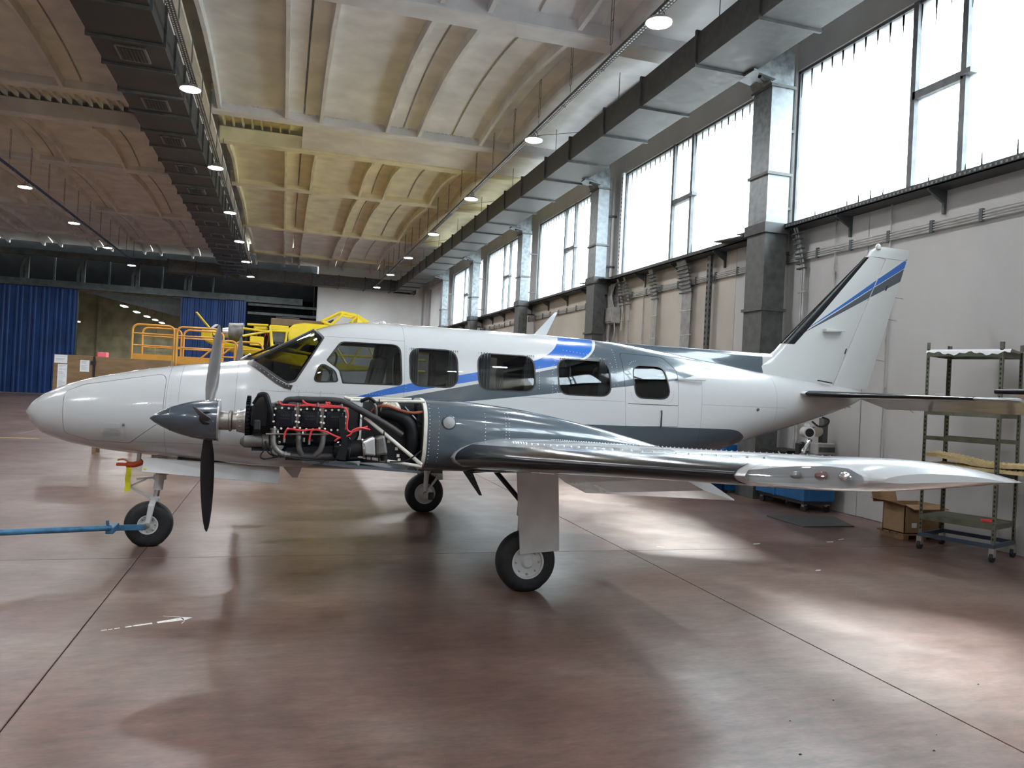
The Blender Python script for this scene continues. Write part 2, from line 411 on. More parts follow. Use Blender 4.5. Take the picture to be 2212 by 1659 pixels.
# windows: steel frame, mullions, channel-glass planks
wn = 0
for k, e in enumerate(EDGE[:-1]):
    y0, y1 = e - BAY + .75, e
    if y1 > YFAR: continue
    wn += 1
    fr = MB(); x0, x1 = WX + .04, WX + .14; t = .05
    fr.box(x0, x1, y0, y1, SILL, SILL + t); fr.box(x0, x1, y0, y1, HEAD - t, HEAD)
    fr.box(x0, x1, y0, y0 + t, SILL, HEAD); fr.box(x0, x1, y1 - t, y1, SILL, HEAD)
    wo = struct(fr.build('window_%d' % wn, 'frame_grey'))
    ya, yb = y1 - 2.72, y1 - 3.6
    for yy in (ya, yb): MB().box(x0 - .03, x1, yy - .045, yy + .045, SILL, HEAD).build('mullion', 'frame_grey', wo)
    MB().box(x0 - .03, x1, yb, ya, 6.28, 6.40).build('transom', 'frame_grey', wo)
    MB().box(x0 - .08, x1, yb - .16, yb, 6.31, 6.38).build('latch', 'frame_grey', wo)
    for a, c, zs in ((y0 + t, yb - .045, ((SILL + t, HEAD - t),)), (yb + .045, ya - .045, ((SILL + t, 6.28), (6.40, HEAD - t))), (ya + .045, y1 - t, ((SILL + t, HEAD - t),))):
        n = max(1, round((c - a) / .27)); w = (c - a) / n
        for z0, z1 in zs:
            if len(zs) == 2: MB().box(x0 + .03, x0 + .045, a, c, z0, z1).build('pane', 'window_glass', wo); continue
            base = None
            for i in range(n):
                if base is None: base = MB().box(x0 + .04, x0 + .05, .004, w - .004, z0, z1).build('pane', 'window_glass', wo); base.location = (0, a, 0)
                else: inst(base, (0, a + i * w, 0))
    # dirt tongues at the plank joints, top of the glazing
    dm = MB()
    for a, c in ((y0 + t, yb - .045), (yb + .045, ya - .045), (ya + .045, y1 - t)):
        n = max(1, round((c - a) / .27)); w = (c - a) / n
        for i in range(n + 1):
            L = random.uniform(.22, .5); yy = a + i * w
            dm.prism([(x0 + .036, yy - .022, HEAD - t), (x0 + .036, yy + .022, HEAD - t), (x0 + .036, yy + .004, HEAD - t - L), (x0 + .036, yy - .004, HEAD - t - L)], (-.003, 0, 0))
            if random.random() < .5:
                L = random.uniform(.1, .3)
                dm.prism([(x0 + .036, yy - .02, SILL + t), (x0 + .036, yy + .02, SILL + t), (x0 + .036, yy + .004, SILL + t + L), (x0 + .036, yy - .004, SILL + t + L)], (-.003, 0, 0))
    if not MATS.get('dirt_film'): glassmat('dirt_film', (.034, .040, .042), .5, 1.2)
    stuff(dm.build('dirt_streaks', 'dirt_film', wo))

# ================================================================== FAR END
fw_ = struct(MB().box(1.9, WX + .4, YFAR, YFAR + .4, 0, 9.6).build('wall_far', 'wall_white'))
struct(MB().box(8.25, WX, YFAR - .25, YFAR, 0, 8.7).build('trim_1', 'wall_white', bevel=.02))
# dark recess between the blue door and the white wall
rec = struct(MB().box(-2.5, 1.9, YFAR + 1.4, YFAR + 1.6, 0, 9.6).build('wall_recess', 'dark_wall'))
for x0, x1, z0, z1 in ((-.6, .9, 0, 5.6), (.95, 1.6, 2.5, 5.4), (-2.4, -.7, 0, 4.6)):
    MB().box(x0, x1, YFAR + 1.2, YFAR + 1.4, z0, z1).build('recess_panel', 'grey_panel', rec, bevel=.02)
for z in (6.1, 5.55): MB().box(-2.3, 1.9, YFAR - .1, YFAR + .05, z, z + .16).build('recess_rail', 'steel_dark', rec)
MB().box(1.72, 1.9, YFAR - .05, YFAR + 1.4, 0, 8.4).build('recess_jamb', 'dark_wall', rec)
# clerestory truss above the sliding doors
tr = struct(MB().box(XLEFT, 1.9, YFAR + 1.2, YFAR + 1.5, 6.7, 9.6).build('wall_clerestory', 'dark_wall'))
MB().box(XLEFT, 1.0, YFAR - .35, YFAR + .1, 6.3, 6.42).build('door_rail', 'steel_dark', tr)
MB().box(XLEFT, 1.0, YFAR - .15, YFAR + .1, 6.42, 6.72).build('rail_beam', 'steel_dark', tr)
MB().box(XLEFT, -3.8, YFAR - .1, YFAR + .2, 8.1, 8.45).build('top_chord', 'steel_dark', tr)
x = -20.6
while x < -4:
    MB().box(x, x + .2, YFAR - .05, YFAR + .15, 6.7, 8.2).build('truss_post', 'steel_dark', tr)
    MB().bar((x - .15, YFAR, 6.75), (x - .15, YFAR, 7.35), .16, .14).bar((x - .15, YFAR, 7.35), (x + .15, YFAR, 8.15), .16, .14).build('truss_brace', 'steel_dark', tr)
    MB().box(x + 1.35, x + 1.45, YFAR + .5, YFAR + .6, 6.7, 8.2).build('truss_post', 'steel_dark', tr)
    x += 2.95
# sliding doors of ribbed blue sheet
def blue_door(name, x0, x1, y, z1=6.3):
    d = struct(MB().box(x0, x1, y, y + .08, .04, z1).build(name, 'door_blue'))
    x = x0 + .1; base = None; i = 0
    while x < x1 - .1:
        if base is None: base = MB().prism([(0, y, .06), (.05, y - .05, .06), (.13, y - .05, .06), (.18, y, .06)], (0, 0, z1 - .1)).build('sheet_rib', 'door_blue', d); base.location = (x, 0, 0)
        else: inst(base, (x, 0, 0))
        x += .42 if i % 2 else .26; i += 1
    MB().box(x0, x1, y - .012, y, 3.35, 3.41).build('sheet_joint', 'door_blue', d)
    MB().box(x1 - .06, x1, y - .03, y + .1, .04, z1).build('door_edge', 'steel_dark', d)
    return d
blue_door('door_1', -22, -11.8, YFAR - .12)
blue_door('door_2', -6.2, -3.4, YFAR - .12); blue_door('door_3', -3.6, -2.45, YFAR - .35, 6.35)
# the hall beyond the open doorway
hb = struct(MB().box(-22, -2, 76, 76.3, 0, 9).build('wall_beyond', 'green_wall'))
for x in (-16, -11.5, -7): MB().box(x, x + .3, 75.8, 76, 0, 8).build('pilaster', 'green_wall', hb)
for z in (1.6, 3.4, 4.6): MB().box(-22, -2, 75.9, 76, z, z + .06).build('wall_ledge', 'green_wall', hb)
struct(MB().box(-2.5, -2.2, YFAR + 1.6, 76, 0, 9).build('wall_beyond_right', 'green_wall'))
struct(MB().box(-22.3, -22, YFAR, 76, 0, 9).build('wall_beyond_left', 'green_wall'))
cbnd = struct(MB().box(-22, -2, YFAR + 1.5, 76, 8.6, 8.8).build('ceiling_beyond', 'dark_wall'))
for y in (54.5, 58, 61.5, 65): MB().box(-22, -2, y, y + .35, 7.5, 8.6).build('roof_beam', 'green_wall', cbnd)
for x in (-18, -14, -10, -6): MB().box(x, x + .15, YFAR + 1.5, 76, 8.2, 8.6).build('purlin', 'green_wall', cbnd)
# tapering girder of the far hall seen through the doorway
MB().prism([(-11.95, 52.2, 6.3), (-6.0, 52.2, 6.3), (-6.0, 52.2, 5.06), (-9.0, 52.2, 5.7)], (0, .3, 0)).build('tapered_girder', 'galvanised_dark', cbnd)
for x, y, z in ((-10.2, 55.6, 5.8), (-10.25, 60.4, 5.8), (-10.25, 64.8, 5.8), (-10.2, 68.4, 5.8), (-10.2, 72, 5.8), (-15.6, 67, 5.2)):
    t = thing('strip_lamp', (x, y, z), 'lit strip lamp under the roof of the hall beyond the doorway', 'lamp', 'strip lamps in the hall beyond')
    MB().box(x - .16, x + .16, y - .6, y + .6, z + .03, z + .1).build('housing', 'aluminium', t)
    MB().box(x - .13, x + .13, y - .57, y + .57, z, z + .032).build('tube', 'strip_glow', t)
    MB().tube([(x, y, z + .1), (x, y, 8.6)], .01, 6).build('cord', 'black_plastic', t)

# ================================================================== UNSEEN ENCLOSURE
struct(MB().box(XLEFT - .3, XLEFT, YBACK, YFAR, 0, 9.9).build('wall_left', 'wall_beige'))
struct(MB().box(XLEFT, WX + .4, YBACK - .3, YBACK, 0, 9.9).build('wall_back', 'wall_beige'))

# ================================================================== AIR DUCTS
def duct(name, label, x0, x1, z0, z1, y0, y1, pitch, matside, fl=.045, vents=None):
    d = thing(name, ((x0 + x1) / 2, y0, z0), label, 'air duct')
    y = y0; i = 0
    while y < y1 - .05:
        ya = min(y + pitch * (1 if i % 2 else .86), y1)
        MB().box(x0, x1, y, ya, z0, z1).build('duct_section', matside, d)
        MB().box(x0 - fl, x1 + fl, ya - .025, ya + .025, z0 - fl, z1 + fl).build('flange', 'galvanised_dull', d)
        if vents and i % 2 == 0:
            yc = (y + ya) / 2; xc = (x0 + x1) / 2
            v = MB().box(xc - .26, xc + .26, yc - .34, yc + .34, z0 - .03, z0 + .005).build('vent_frame', 'galvanised', d)
            MB().box(xc - .22, xc + .22, yc - .30, yc + .30, z0 - .034, z0 - .02).build('vent_opening', 'vent_dark', v)
            for q in range(7):
                MB().obox((xc - .19 + q * .063, yc, z0 - .033), (.018, 0, .008), (0, .29, 0), (-.001, 0, .003)).build('louvre', 'vent_dark', v)
        y = ya; i += 1
    return d
D1 = duct('ceiling_duct', 'long galvanised ceiling duct with grilles in its underside, hung along the middle girder', -3.5, -2.3, 7.5, 8.15, 4, 47.5, 1.45, 'galvanised_dark', vents=True)
D2 = duct('ceiling_duct', 'galvanised ceiling duct hung beside the tall windows, feeding the upright ducts', 6.62, 7.66, 7.5, 8.06, -6, 49.6, 2.15, 'galvanised_dull')
D3 = thing('ceiling_duct', (2.0, 49.3, 7.5), 'galvanised cross duct above the white end wall', 'air duct')
x = -3.4; i = 0
while x < 6.5:
    MB().box(x, x + 1.62, 49.0, 49.9, 7.5, 8.2).build('duct_section', 'galvanised_dull', D3)
    MB().box(x + 1.6, x + 1.65, 48.95, 49.95, 7.45, 8.25).build('flange', 'galvanised_dark', D3); x += 1.62
D4 = thing('ceiling_duct', (-4.6, 48.2, 7.5), 'short duct stub branching off the middle duct above the door rail', 'air duct')
MB().box(-6.6, -3.55, 47.6, 48.6, 7.4, 8.1).build('duct_section', 'galvanised_dull', D4)
for x in (-6.6, -5.1): MB().box(x - .03, x + .03, 47.55, 48.65, 7.35, 8.15).build('flange', 'galvanised_dark', D4)
# hanger rods of the ducts
for d, xs_, z in ((D1, (-3.4, -2.4), 8.15), (D2, (6.7, 7.55), 8.06)):
    for yy in range(7, 48, 4):
        for xx in xs_: MB().tube([(xx, yy + .3, z), (xx, yy + .3, 8.7)], .008, 5).build('hanger_rod', 'galvanised_dark', d)
# upright ducts between the windows, each with an elbow and a branch to the ceiling duct
UPY = [11.61, 19.3, 26.2, 33.6, 40.4]
UPL = ['galvanised upright duct between the tall windows, behind the tail of the white airplane',
       'galvanised upright duct with a grey pipe and an electrical box beside it',
       'galvanised upright duct rising beside the roof aerial of the white airplane',
       'galvanised upright duct, second from the white end wall',
       'galvanised upright duct nearest the white end wall']
for k, y0 in enumerate(UPY):
    y1 = y0 + .55; xr = 8.44 if k == 0 else 8.32; lab = UPL[k]
    u = thing('upright_duct', (8.2, (y0 + y1) / 2, 0), lab, 'air duct', 'upright ducts on the window wall')
    MB().box(8.0, xr, y0, y1, 0, 4.72).build('duct_section', 'galvanised_dull', u)
    MB().box(8.0, xr, y0, y1, 4.86, 7.3).build('duct_section', 'galvanised', u)
    MB().box(7.96, xr + .04, y0 - .04, y1 + .04, 4.70, 4.88).build('duct_collar', 'galvanised_dark', u)
    MB().prism([(8.0, y0, 7.3), (xr, y0, 7.3), (xr, y0, 7.95), (7.62, y0, 7.95), (7.62, y0, 7.52), (7.9, y0, 7.46)], (0, y1 - y0, 0)).build('elbow', 'galvanised', u)
    for z in (1.6, 3.35, 5.75, 7.3): MB().box(7.965, xr + .035, y0 - .035, y1 + .035, z - .025, z + .025).build('flange', 'galvanised_dull', u)
    MB().prism([(7.55, y0 - .1, 7.44), (8.0, y0 - .1, 7.36), (8.0, y0 - .1, 7.40), (7.55, y0 - .1, 7.48)], (0, .3, 0)).build('outlet_plate', 'galvanised', u)
    MB().tube([(7.72, y0 - .02, 7.39), (7.86, y0 + .06, 7.38)], .035, 10).build('outlet_stub', 'black_plastic', u)
    for z in (.3, 2.6, 4.4, 5.2, 6.6): MB().box(xr - .02, WX - .03, y0 + .22, y0 + .30, z, z + .05).build('wall_bracket', 'galvanised_dark', u)

# ================================================================== LAMPS ON THEIR CABLE TRAYS
def make_lamp():
    t = thing('high_bay_lamp', (0, 0, 0), '', 'lamp', 'high bay lamps')
    MB().lathe([(0, .205), (.012, .21), (.03, .2), (.05, .13), (.085, .12), (.09, .06), (.11, .05), (.13, .02)], (0, 0, 0), (0, 0, 1), 28).build('housing', 'aluminium', t, smooth=True)
    MB().lathe([(-.006, .19), (.002, .195)], (0, 0, 0), (0, 0, 1), 28).build('diffuser', 'lamp_glow', t)
    fn = MB()
    for q in range(16):
        a = 2 * PI * q / 16; fn.obox((.12 * math.cos(a), .12 * math.sin(a), .05), (.04 * math.cos(a), .04 * math.sin(a), 0), (-.004 * math.sin(a), .004 * math.cos(a), 0), (0, 0, .02))
    fn.build('cooling_fins', 'aluminium', t)
    MB().tube([(0, 0, .12), (.01, 0, .17), (.0, 0, .2), (-.012, 0, .17), (0, 0, .13)], .006, 6).tube([(0, 0, .19), (0, 0, .25)], .005, 6).build('hook', 'steel_dark', t)
    MB().tube(smoothpath([(.02, 0, .1), (.09, 0, .15), (.04, 0, .21), (.0, 0, .25)]), .006, 6).build('cord', 'black_plastic', t)
    return t
LAMP = make_lamp(); used = [0]
def lamp(x, y, z, lab, grp):
    if not used[0]: used[0] = 1; o = LAMP; o.location = (x, y, z)
    else: o = dup(LAMP, (x, y, z))
    o['label'] = lab; o['group'] = grp
YL = [10.55 + 6.05 * k for k in range(-3, 7)]
for y in YL: lamp(5.22, y, 7.4, 'round lit lamp hung from the cable tray nearest the windows', 'lamps of the tray by the windows')
for y in YL: lamp(-2.05, y, 7.4, 'round lit lamp hung from the cable tray beside the duct with grilles', 'lamps of the middle tray')
for y in YL[3:]: lamp(-8.22, y - .6, 7.4, 'round lit lamp hung from the dark blue rail over the far bay', 'lamps of the blue rail')
for y in YL[:3]: lamp(-8.22, y - .6, 7.4, 'round lit lamp hung from the dark blue rail over the far bay', 'lamps of the blue rail')
def tray(name, label, x, y0, y1, z, w, mat, holes=True):
    t = thing(name, (x, y0, z), label, 'cable tray')
    MB().box(x - w, x + w, y0, y1, z, z + .004).box(x - w, x - w + .004, y0, y1, z, z + .05).box(x + w - .004, x + w, y0, y1, z, z + .05).build('tray_channel', mat, t)
    if holes:
        h = MB(); y = max(y0, 7.5)
        while y < min(y1, 26):
            for s_ in (-1, 1): h.box(x + s_ * w * .5 - .012, x + s_ * w * .5 + .012, y, y + .045, z - .0015, z + .0005)
            y += .085
        stuff(h.build('tray_slots', 'lamp_slot', t))
    y = y0 + 1
    while y < y1:
        MB().box(x - w - .01, x + w + .01, y, y + .05, z - .012, z).build('joint_clip', 'galvanised', t); y += 2.0
    return t
pmat('lamp_slot', (.75, .77, .78), .5)
T1 = tray('cable_tray', 'slotted cable tray with lamps along the windows, hung on ladder hangers', 5.32, -6, 49.3, 7.66, .055, 'galvanised_dull')
T2 = tray('cable_tray', 'slotted cable tray with lamps beside the duct with grilles', -2.05, -6, 48.5, 7.68, .055, 'galvanised_dull')
T3 = tray('lamp_rail', 'dark blue lamp rail over the far bay', -8.22, -6, 47.5, 7.66, .04, 'rail_blue' if MATS.get('rail_blue') else (pmat('rail_blue', (.02, .035, .09), .5) and 'rail_blue'), False)
def ladder_hanger(t, x, y, z0, z1, top=9.2):
    m = MB()
    for s_ in (-.05, .05): m.tube([(x, y + s_, z0), (x, y + s_, z1)], .006, 5)
    for z in (z0, (z0 + z1) / 2, z1): m.tube([(x, y - .05, z), (x, y + .05, z)], .006, 5)
    m.tube([(x, y, 7.68), (x, y, z0)], .004, 5)
    m.build('ladder_hanger', 'steel_dark', t)
for t, x in ((T1, 5.32), (T2, -2.05), (T3, -8.22)):
    for y in range(8, 48, 2): ladder_hanger(t, x, y + .6, 7.95, 8.8)
for y in (9.6, 17.2, 24.8, 32.4, 40): MB().tube([(5.35, y, 7.70), (6.6, y + .1, 8.0)], .007, 5).build('stay_wire', 'steel_dark', T1)

# ================================================================== TRAYS, CABLES AND BOXES ON THE WINDOW WALL
ST = thing('sill_tray', (8.5, 6, 4.72), 'perforated cable tray under the tall windows on iron brackets', 'cable tray')
MB().box(8.36, WX, -8, 48, 4.78, 4.80).box(8.36, 8.375, -8, 48, 4.78, 4.87).build('tray_channel', 'galvanised_dark', ST)
h = MB(); y = 5.2
while y < 13: h.box(8.352, 8.36, y, y + .03, 4.81, 4.84); y += .075
stuff(h.build('tray_slots', 'galvanised', ST))
y = -6.2
while y < 46:
    MB().prism([(WX, y, 4.78), (8.38, y, 4.78), (8.38, y, 4.75), (WX - .05, y, 4.6), (WX - .05, y, 4.45), (WX, y, 4.45)], (0, .035, 0)).build('bracket', 'steel_dark', ST); y += 1.83
for y in (12.2, 13.0, 19.4, 20.2, 27.0): MB().obox((8.3, y, 4.83), (.2, .03, .01), (0, .5, .03), (0, 0, .012)).build('loose_sheet', 'galvanised_dark', ST)
CB = thing('conduit_bundle', (8.66, 6, 4.25), 'bundle of thin grey conduits clipped along the wall below the sill tray', 'conduit')
for i in range(4): MB().tube([(WX - .055, -6, 4.25 + i * .035), (WX - .055, 40, 4.25 + i * .035)], .012, 6).build('conduit', 'cable_grey', CB)
y = -5
while y < 40: MB().box(WX - .075, WX - .03, y, y + .05, 4.22, 4.39).build('clip', 'steel_dark', CB); y += .8
def cable_drop(y, w, z1, z0, label, grp='cable drops under the sill tray'):
    t = thing('cable_drop', (WX - .05, y, z0), label, 'cables', grp)
    n = max(2, int(w / .045))
    for i in range(n):
        yy = y - w / 2 + w * (i + .5) / n
        MB().tube(smoothpath([(8.45, yy + .06, z1 + .05), (8.5, yy + .04, z1 - .12), (8.54, yy, z1 - .4), (WX - .11, yy - .03, z1 - .72), (WX - .11, yy - .03, z1 - .95), (WX - .11, yy - .02, z0)], 4), .017, 6).build('cable', 'cable_grey', t)
    z = z1 - .08
    while z > z1 - .75:
        xx = 8.45 + (z1 - z) * .2
        MB().box(xx - .03, xx + .05, y - w / 2 - .02, y + w / 2 + .05, z - .012, z + .012).build('cable_clip', 'steel_dark', t); z -= .085
    z = z1 - 1.1
    while z > z0:
        MB().box(WX - .13, WX - .09, y - w / 2 - .06, y + w / 2 + .03, z, z + .03).build('rung', 'cable_grey', t); z -= .55
cable_drop(18.35, .1, 4.75, 2.6, 'narrow drop of grey cables beside the electrical box')
cable_drop(16.85, .2, 4.75, 2.4, 'medium ladder of grey cables below the sill tray')
cable_drop(15.35, .42, 4.75, 2.4, 'wide double ladder of grey cables below the sill tray')
cable_drop(11.34, .12, 4.75, .9, 'narrow drop of grey cables beside the upright duct and the airplane fin')
cable_drop(18.75, .08, 4.75, 3.4, 'thin cable drop entering the electrical box')
SC = thing('strut_channel', (8.62, 14.35, 0), 'tall slotted steel channel standing against the wall', 'steel channel')
MB().box(8.54, 8.6, 14.28, 14.42, 0, 4.75).build('channel', 'galvanised_dull', SC)
h = MB(); z = .2
while z < 4.6: h.box(8.535, 8.54, 14.36, 14.40, z, z + .06); h.box(8.55, 8.57, 14.275, 14.28, z, z + .05); z += .12
stuff(h.build('slots', 'rack_hole', SC))
SC2 = thing('strut_channel', (8.62, 19.0, SILL), 'white slotted channel along the edge of the window behind the airplane cabin', 'steel channel')
MB().box(8.56, 8.62, 18.98, 19.1, 4.85, 7.7).build('channel', 'white_paint_gloss', SC2)
h = MB(); z = 5.0
while z < 7.6: h.box(8.555, 8.56, 19.01, 19.04, z, z + .05); z += .11
stuff(h.build('slots', 'rack_hole', SC2))
EB = thing('electrical_box', (8.6, 19.2, 3.6), 'grey electrical box with looping cables on the wall', 'electrical box')
MB().box(8.42, WX - .04, 18.95, 19.5, 3.62, 4.05).build('box_body', 'cable_grey', EB, bevel=.015)
MB().box(8.405, 8.42, 18.99, 19.46, 3.66, 4.01).build('box_lid', 'cable_grey', EB, bevel=.005)
for i, dy in enumerate((-.12, -.03, .07, .14)):
    MB().tube(smoothpath([(8.5, 19.2 + dy, 4.04), (8.5, 19.35 + dy, 4.4), (8.5, 19.15 + dy, 4.7)]), .02, 6).build('cable', 'cable_grey', EB)
MB().tube(smoothpath([(8.5, 19.4, 3.7), (8.5, 19.45, 3.3), (8.5, 19.2, 3.05), (8.5, 18.95, 3.3), (8.5, 18.98, 3.63)]), .018, 6).build('cable_loop', 'cable_grey', EB)
for y, r, lab in ((19.72, .09, 'thick grey drain pipe beside the upright duct behind the airplane cabin'), (42.0, .07, 'thin grey pipe in the far corner by the white end wall'), (34.6, .07, 'grey pipe beside a far upright duct')):
    t = thing('drain_pipe', (8.6, y, 0), lab, 'pipe')
    MB().tube([(8.51, y, 0), (8.51, y, 7.7)], r, 14).build('pipe', 'cable_grey', t, smooth=True)
    for z in (1.5, 3.2, 4.9, 6.6): MB().lathe([(0, r + .015), (.06, r + .015)], (8.51, y, z), (0, 0, 1), 14).box(8.48, 8.54, y - .03, y + .03, z, z + .05).build('pipe_collar', 'cable_grey', t)
for y, lab in ((9.4, 'thin conduit running down the wall behind the airplane fin'), (10.6, 'thin conduit on the wall below the conduit bundle'), (17.6, 'thin conduit on the beige wall between two cable ladders')):
    t = thing('wall_conduit', (8.68, y, 1.2), lab, 'conduit')
    MB().tube([(WX - .045, y, .4 if y < 10 else 1.6), (WX - .045, y, 4.78)], .014, 6).build('conduit', 'cable_grey', t)
    for z in (2.0, 3.0, 3.9): MB().box(WX - .06, WX - .03, y - .03, y + .03, z, z + .03).build('clip', 'cable_grey', t)

# ================================================================== THE WHITE TWIN-ENGINE AIRPLANE
CY0 = 8.3
AP = thing('twin_engine_airplane', (2.0, CY0, 0), 'white twin-engine airplane with blue and grey stripes, near engine uncowled', 'airplane')

def curve_z(nt, sock_x, pts, x0=-3., x1=9., z0=0., z1=4.):
    """piecewise linear z(x): a float curve on normalised coordinates"""
    m1 = nn(nt, 'ShaderNodeMapRange'); m1.inputs['From Min'].default_value = x0; m1.inputs['From Max'].default_value = x1
    nt.links.new(sock_x, m1.inputs['Value'])
    fc = nn(nt, 'ShaderNodeFloatCurve'); c = fc.mapping.curves[0]
    P = [((x - x0) / (x1 - x0), (z - z0) / (z1 - z0)) for x, z in pts]
    P = [(0.0, P[0][1])] + P + [(1.0, P[-1][1])]
    c.points[0].location = P[0]; c.points[1].location = P[-1]
    for p in P[1:-1]: c.points.new(*p)
    for p in c.points: p.handle_type = 'VECTOR'
    fc.mapping.update(); nt.links.new(m1.outputs[0], fc.inputs['Value'])
    m2 = nn(nt, 'ShaderNodeMath', operation='MULTIPLY_ADD'); m2.inputs[1].default_value = z1 - z0; m2.inputs[2].default_value = z0
    nt.links.new(fc.outputs[0], m2.inputs[0]); return m2.outputs[0]
def livery(name, bands, lines=(), base=(.52, .535, .545), rivets=True):
    """gloss paint; bands: (colour, upper z(x), lower z(x)); lines: panel joints x=const or z=const (with x range)"""
    m, nt, b = newmat(name)
    tc = nn(nt, 'ShaderNodeNewGeometry'); sp = nn(nt, 'ShaderNodeSeparateXYZ'); nt.links.new(tc.outputs['Position'], sp.inputs[0])
    X, Z = sp.outputs[0], sp.outputs[2]
    def math_(op, a, c):
        n = nn(nt, 'ShaderNodeMath', operation=op)
        for i, q in enumerate((a, c)):
            if isinstance(q, (int, float)): n.inputs[i].default_value = q
            else: nt.links.new(q, n.inputs[i])
        return n.outputs[0]
    no = nn(nt, 'ShaderNodeTexNoise'); no.inputs['Scale'].default_value = 2.2; nt.links.new(tc.outputs['Position'], no.inputs['Vector'])
    cr = nn(nt, 'ShaderNodeValToRGB'); cr.color_ramp.elements[0].color = rgb([c * .965 for c in base]); cr.color_ramp.elements[1].color = rgb(base)
    nt.links.new(no.outputs['Fac'], cr.inputs['Fac']); last = cr.outputs[0]
    for colr, upp, low in bands:
        mk = 1.0
        a = math_('LESS_THAN', Z, curve_z(nt, X, upp)); c = math_('GREATER_THAN', Z, curve_z(nt, X, low)); mk = math_('MULTIPLY', a, c)
        x = nn(nt, 'ShaderNodeMix', data_type='RGBA'); nt.links.new(mk, x.inputs[0]); nt.links.new(last, x.inputs[6]); x.inputs[7].default_value = rgb(colr); last = x.outputs[2]
    tot = None
    for ax, val, lo, hi in lines:
        s0, s1 = (X, Z) if ax == 'x' else (Z, X)
        d = math_('ABSOLUTE', math_('SUBTRACT', s0, val), 0); k = math_('LESS_THAN', d, .0022)
        k = math_('MULTIPLY', k, math_('MULTIPLY', math_('GREATER_THAN', s1, lo), math_('LESS_THAN', s1, hi)))
        tot = k if tot is None else math_('MAXIMUM', tot, k)
    if tot is not None:
        x = nn(nt, 'ShaderNodeMix', data_type='RGBA', blend_type='MULTIPLY'); nt.links.new(math_('MULTIPLY', tot, .55), x.inputs[0]); nt.links.new(last, x.inputs[6]); x.inputs[7].default_value = (.25, .26, .27, 1); last = x.outputs[2]
    nt.links.new(last, b.inputs['Base Color'])
    b.inputs['Roughness'].default_value = .22; b.inputs['Coat Weight'].default_value = .8; b.inputs['Coat Roughness'].default_value = .035
    n2 = nn(nt, 'ShaderNodeTexNoise'); n2.inputs['Scale'].default_value = 3.0; nt.links.new(tc.outputs['Position'], n2.inputs['Vector'])
    bp = nn(nt, 'ShaderNodeBump'); bp.inputs['Strength'].default_value = .05; bp.inputs['Distance'].default_value = .05
    nt.links.new(n2.outputs['Fac'], bp.inputs['Height']); nt.links.new(bp.outputs[0], b.inputs['Normal']); nt.links.new(bp.outputs[0], b.inputs['Coat Normal'])
    return m
GREY, BLUE = (.062, .084, .105), (.022, .125, .47)
G_TOP = [(.3, 1.36), (1.16, 1.596), (1.93, 1.769), (2.785, 1.974), (3.0, 2.04), (3.177, 2.111), (3.27, 2.197), (3.335, 2.296), (3.38, 2.34), (3.385, 3.9)]
G_BOT = [(.3, 1.36), (1.0, 1.475), (1.79, 1.576), (2.8, 1.712), (3.61, 1.82), (4.28, 1.92), (4.75, 2.05), (5.0, 2.16), (5.3, 2.25), (5.32, 3.9)]
B_TOP = [(.4, 1.47), (.688, 1.575), (.934, 1.656), (1.231, 1.74), (1.922, 1.889), (2.557, 2.045), (2.64, 2.08), (2.724, 2.129), (2.79, 2.18), (2.834, 2.23), (2.88, 2.296), (2.92, 2.34), (2.93, 3.9)]
B_BOT = [(.4, 1.47), (.846, 1.582), (1.235, 1.656), (1.927, 1.802), (2.561, 1.952), (2.794, 2.004), (3.0, 2.06), (3.124, 2.108), (3.2, 2.16), (3.238, 2.195), (3.3, 2.299), (3.345, 2.34), (3.35, 3.9)]
BEL_T = [(.15, .2), (.2, .82), (.6, 1.0), (1.2, 1.22), (2, 1.39), (4.311, 1.39), (5.09, 1.383), (5.2, 1.365), (5.28, 1.33), (5.36, 1.28), (5.4, .2)]
ZERO = [(0, -1), (1, -1)]
livery('fuselage_paint', [(GREY, G_TOP, G_BOT), (BLUE, B_TOP, B_BOT), (GREY, BEL_T, [(0, .01), (1, .01)])],
       [('x', -1.04, .95, 1.8), ('x', -.42, 1.2, 1.86), ('x', -.93, 1.45, 1.80), ('z', 1.06, -1.7, .2), ('x', 1.17, 1.6, 2.6), ('z', 1.60, -.2, 1.0), ('x', .16, 1.4, 1.62), ('x', .36, 1.4, 1.62),
        ('x', 4.62, 1.2, 1.95), ('z', 1.655, 2.2, 3.6), ('z', 1.66, 4.62, 5.9), ('x', 5.75, 1.3, 2.2), ('z', 2.165, -1, 1.17)])
FB_T = [(6.327, 2.648), (7.952, 3.742)]; FB_B = [(6.327, 2.648), (7.928, 3.621)]
FG_T = [(6.295, 2.61), (7.906, 3.601)]; FG_B = [(6.295, 2.61), (7.862, 3.429)]
livery('fin_paint', [(BLUE, FB_T, FB_B), (GREY, FG_T, FG_B)], base=(.58, .61, .61))
livery('dorsal_paint', [(GREY, [(0, 3.9), (5.75, 3.9), (5.76, .1)], [(0, .05), (1, .05)])])
livery('nacelle_paint', [], base=GREY)
livery('wing_paint', [], base=(.44, .455, .465))
livery('white_paint', [])
pmat('boot_black', (.008, .009, .012), .2, var=.3, scale=10, spec=.35)
pmat('interior_dark', (.045, .047, .05), .8)
pmat('seat_leather', (.07, .073, .08), .5, var=.2)
pmat('curtain_cloth', (.22, .23, .24), .85, var=.2, scale=12, stretch=(6, 1, .3))
pmat('window_seal', (.012, .012, .014), .45)
pmat('gear_white', (.62, .63, .64), .35, var=.08)
pmat('tyre_rubber', (.013, .014, .017), .6, var=.3, scale=25)
pmat('prop_grey', (.105, .105, .108), .42, .2, var=.15)
pmat('prop_black', (.018, .019, .022), .4, var=.2)
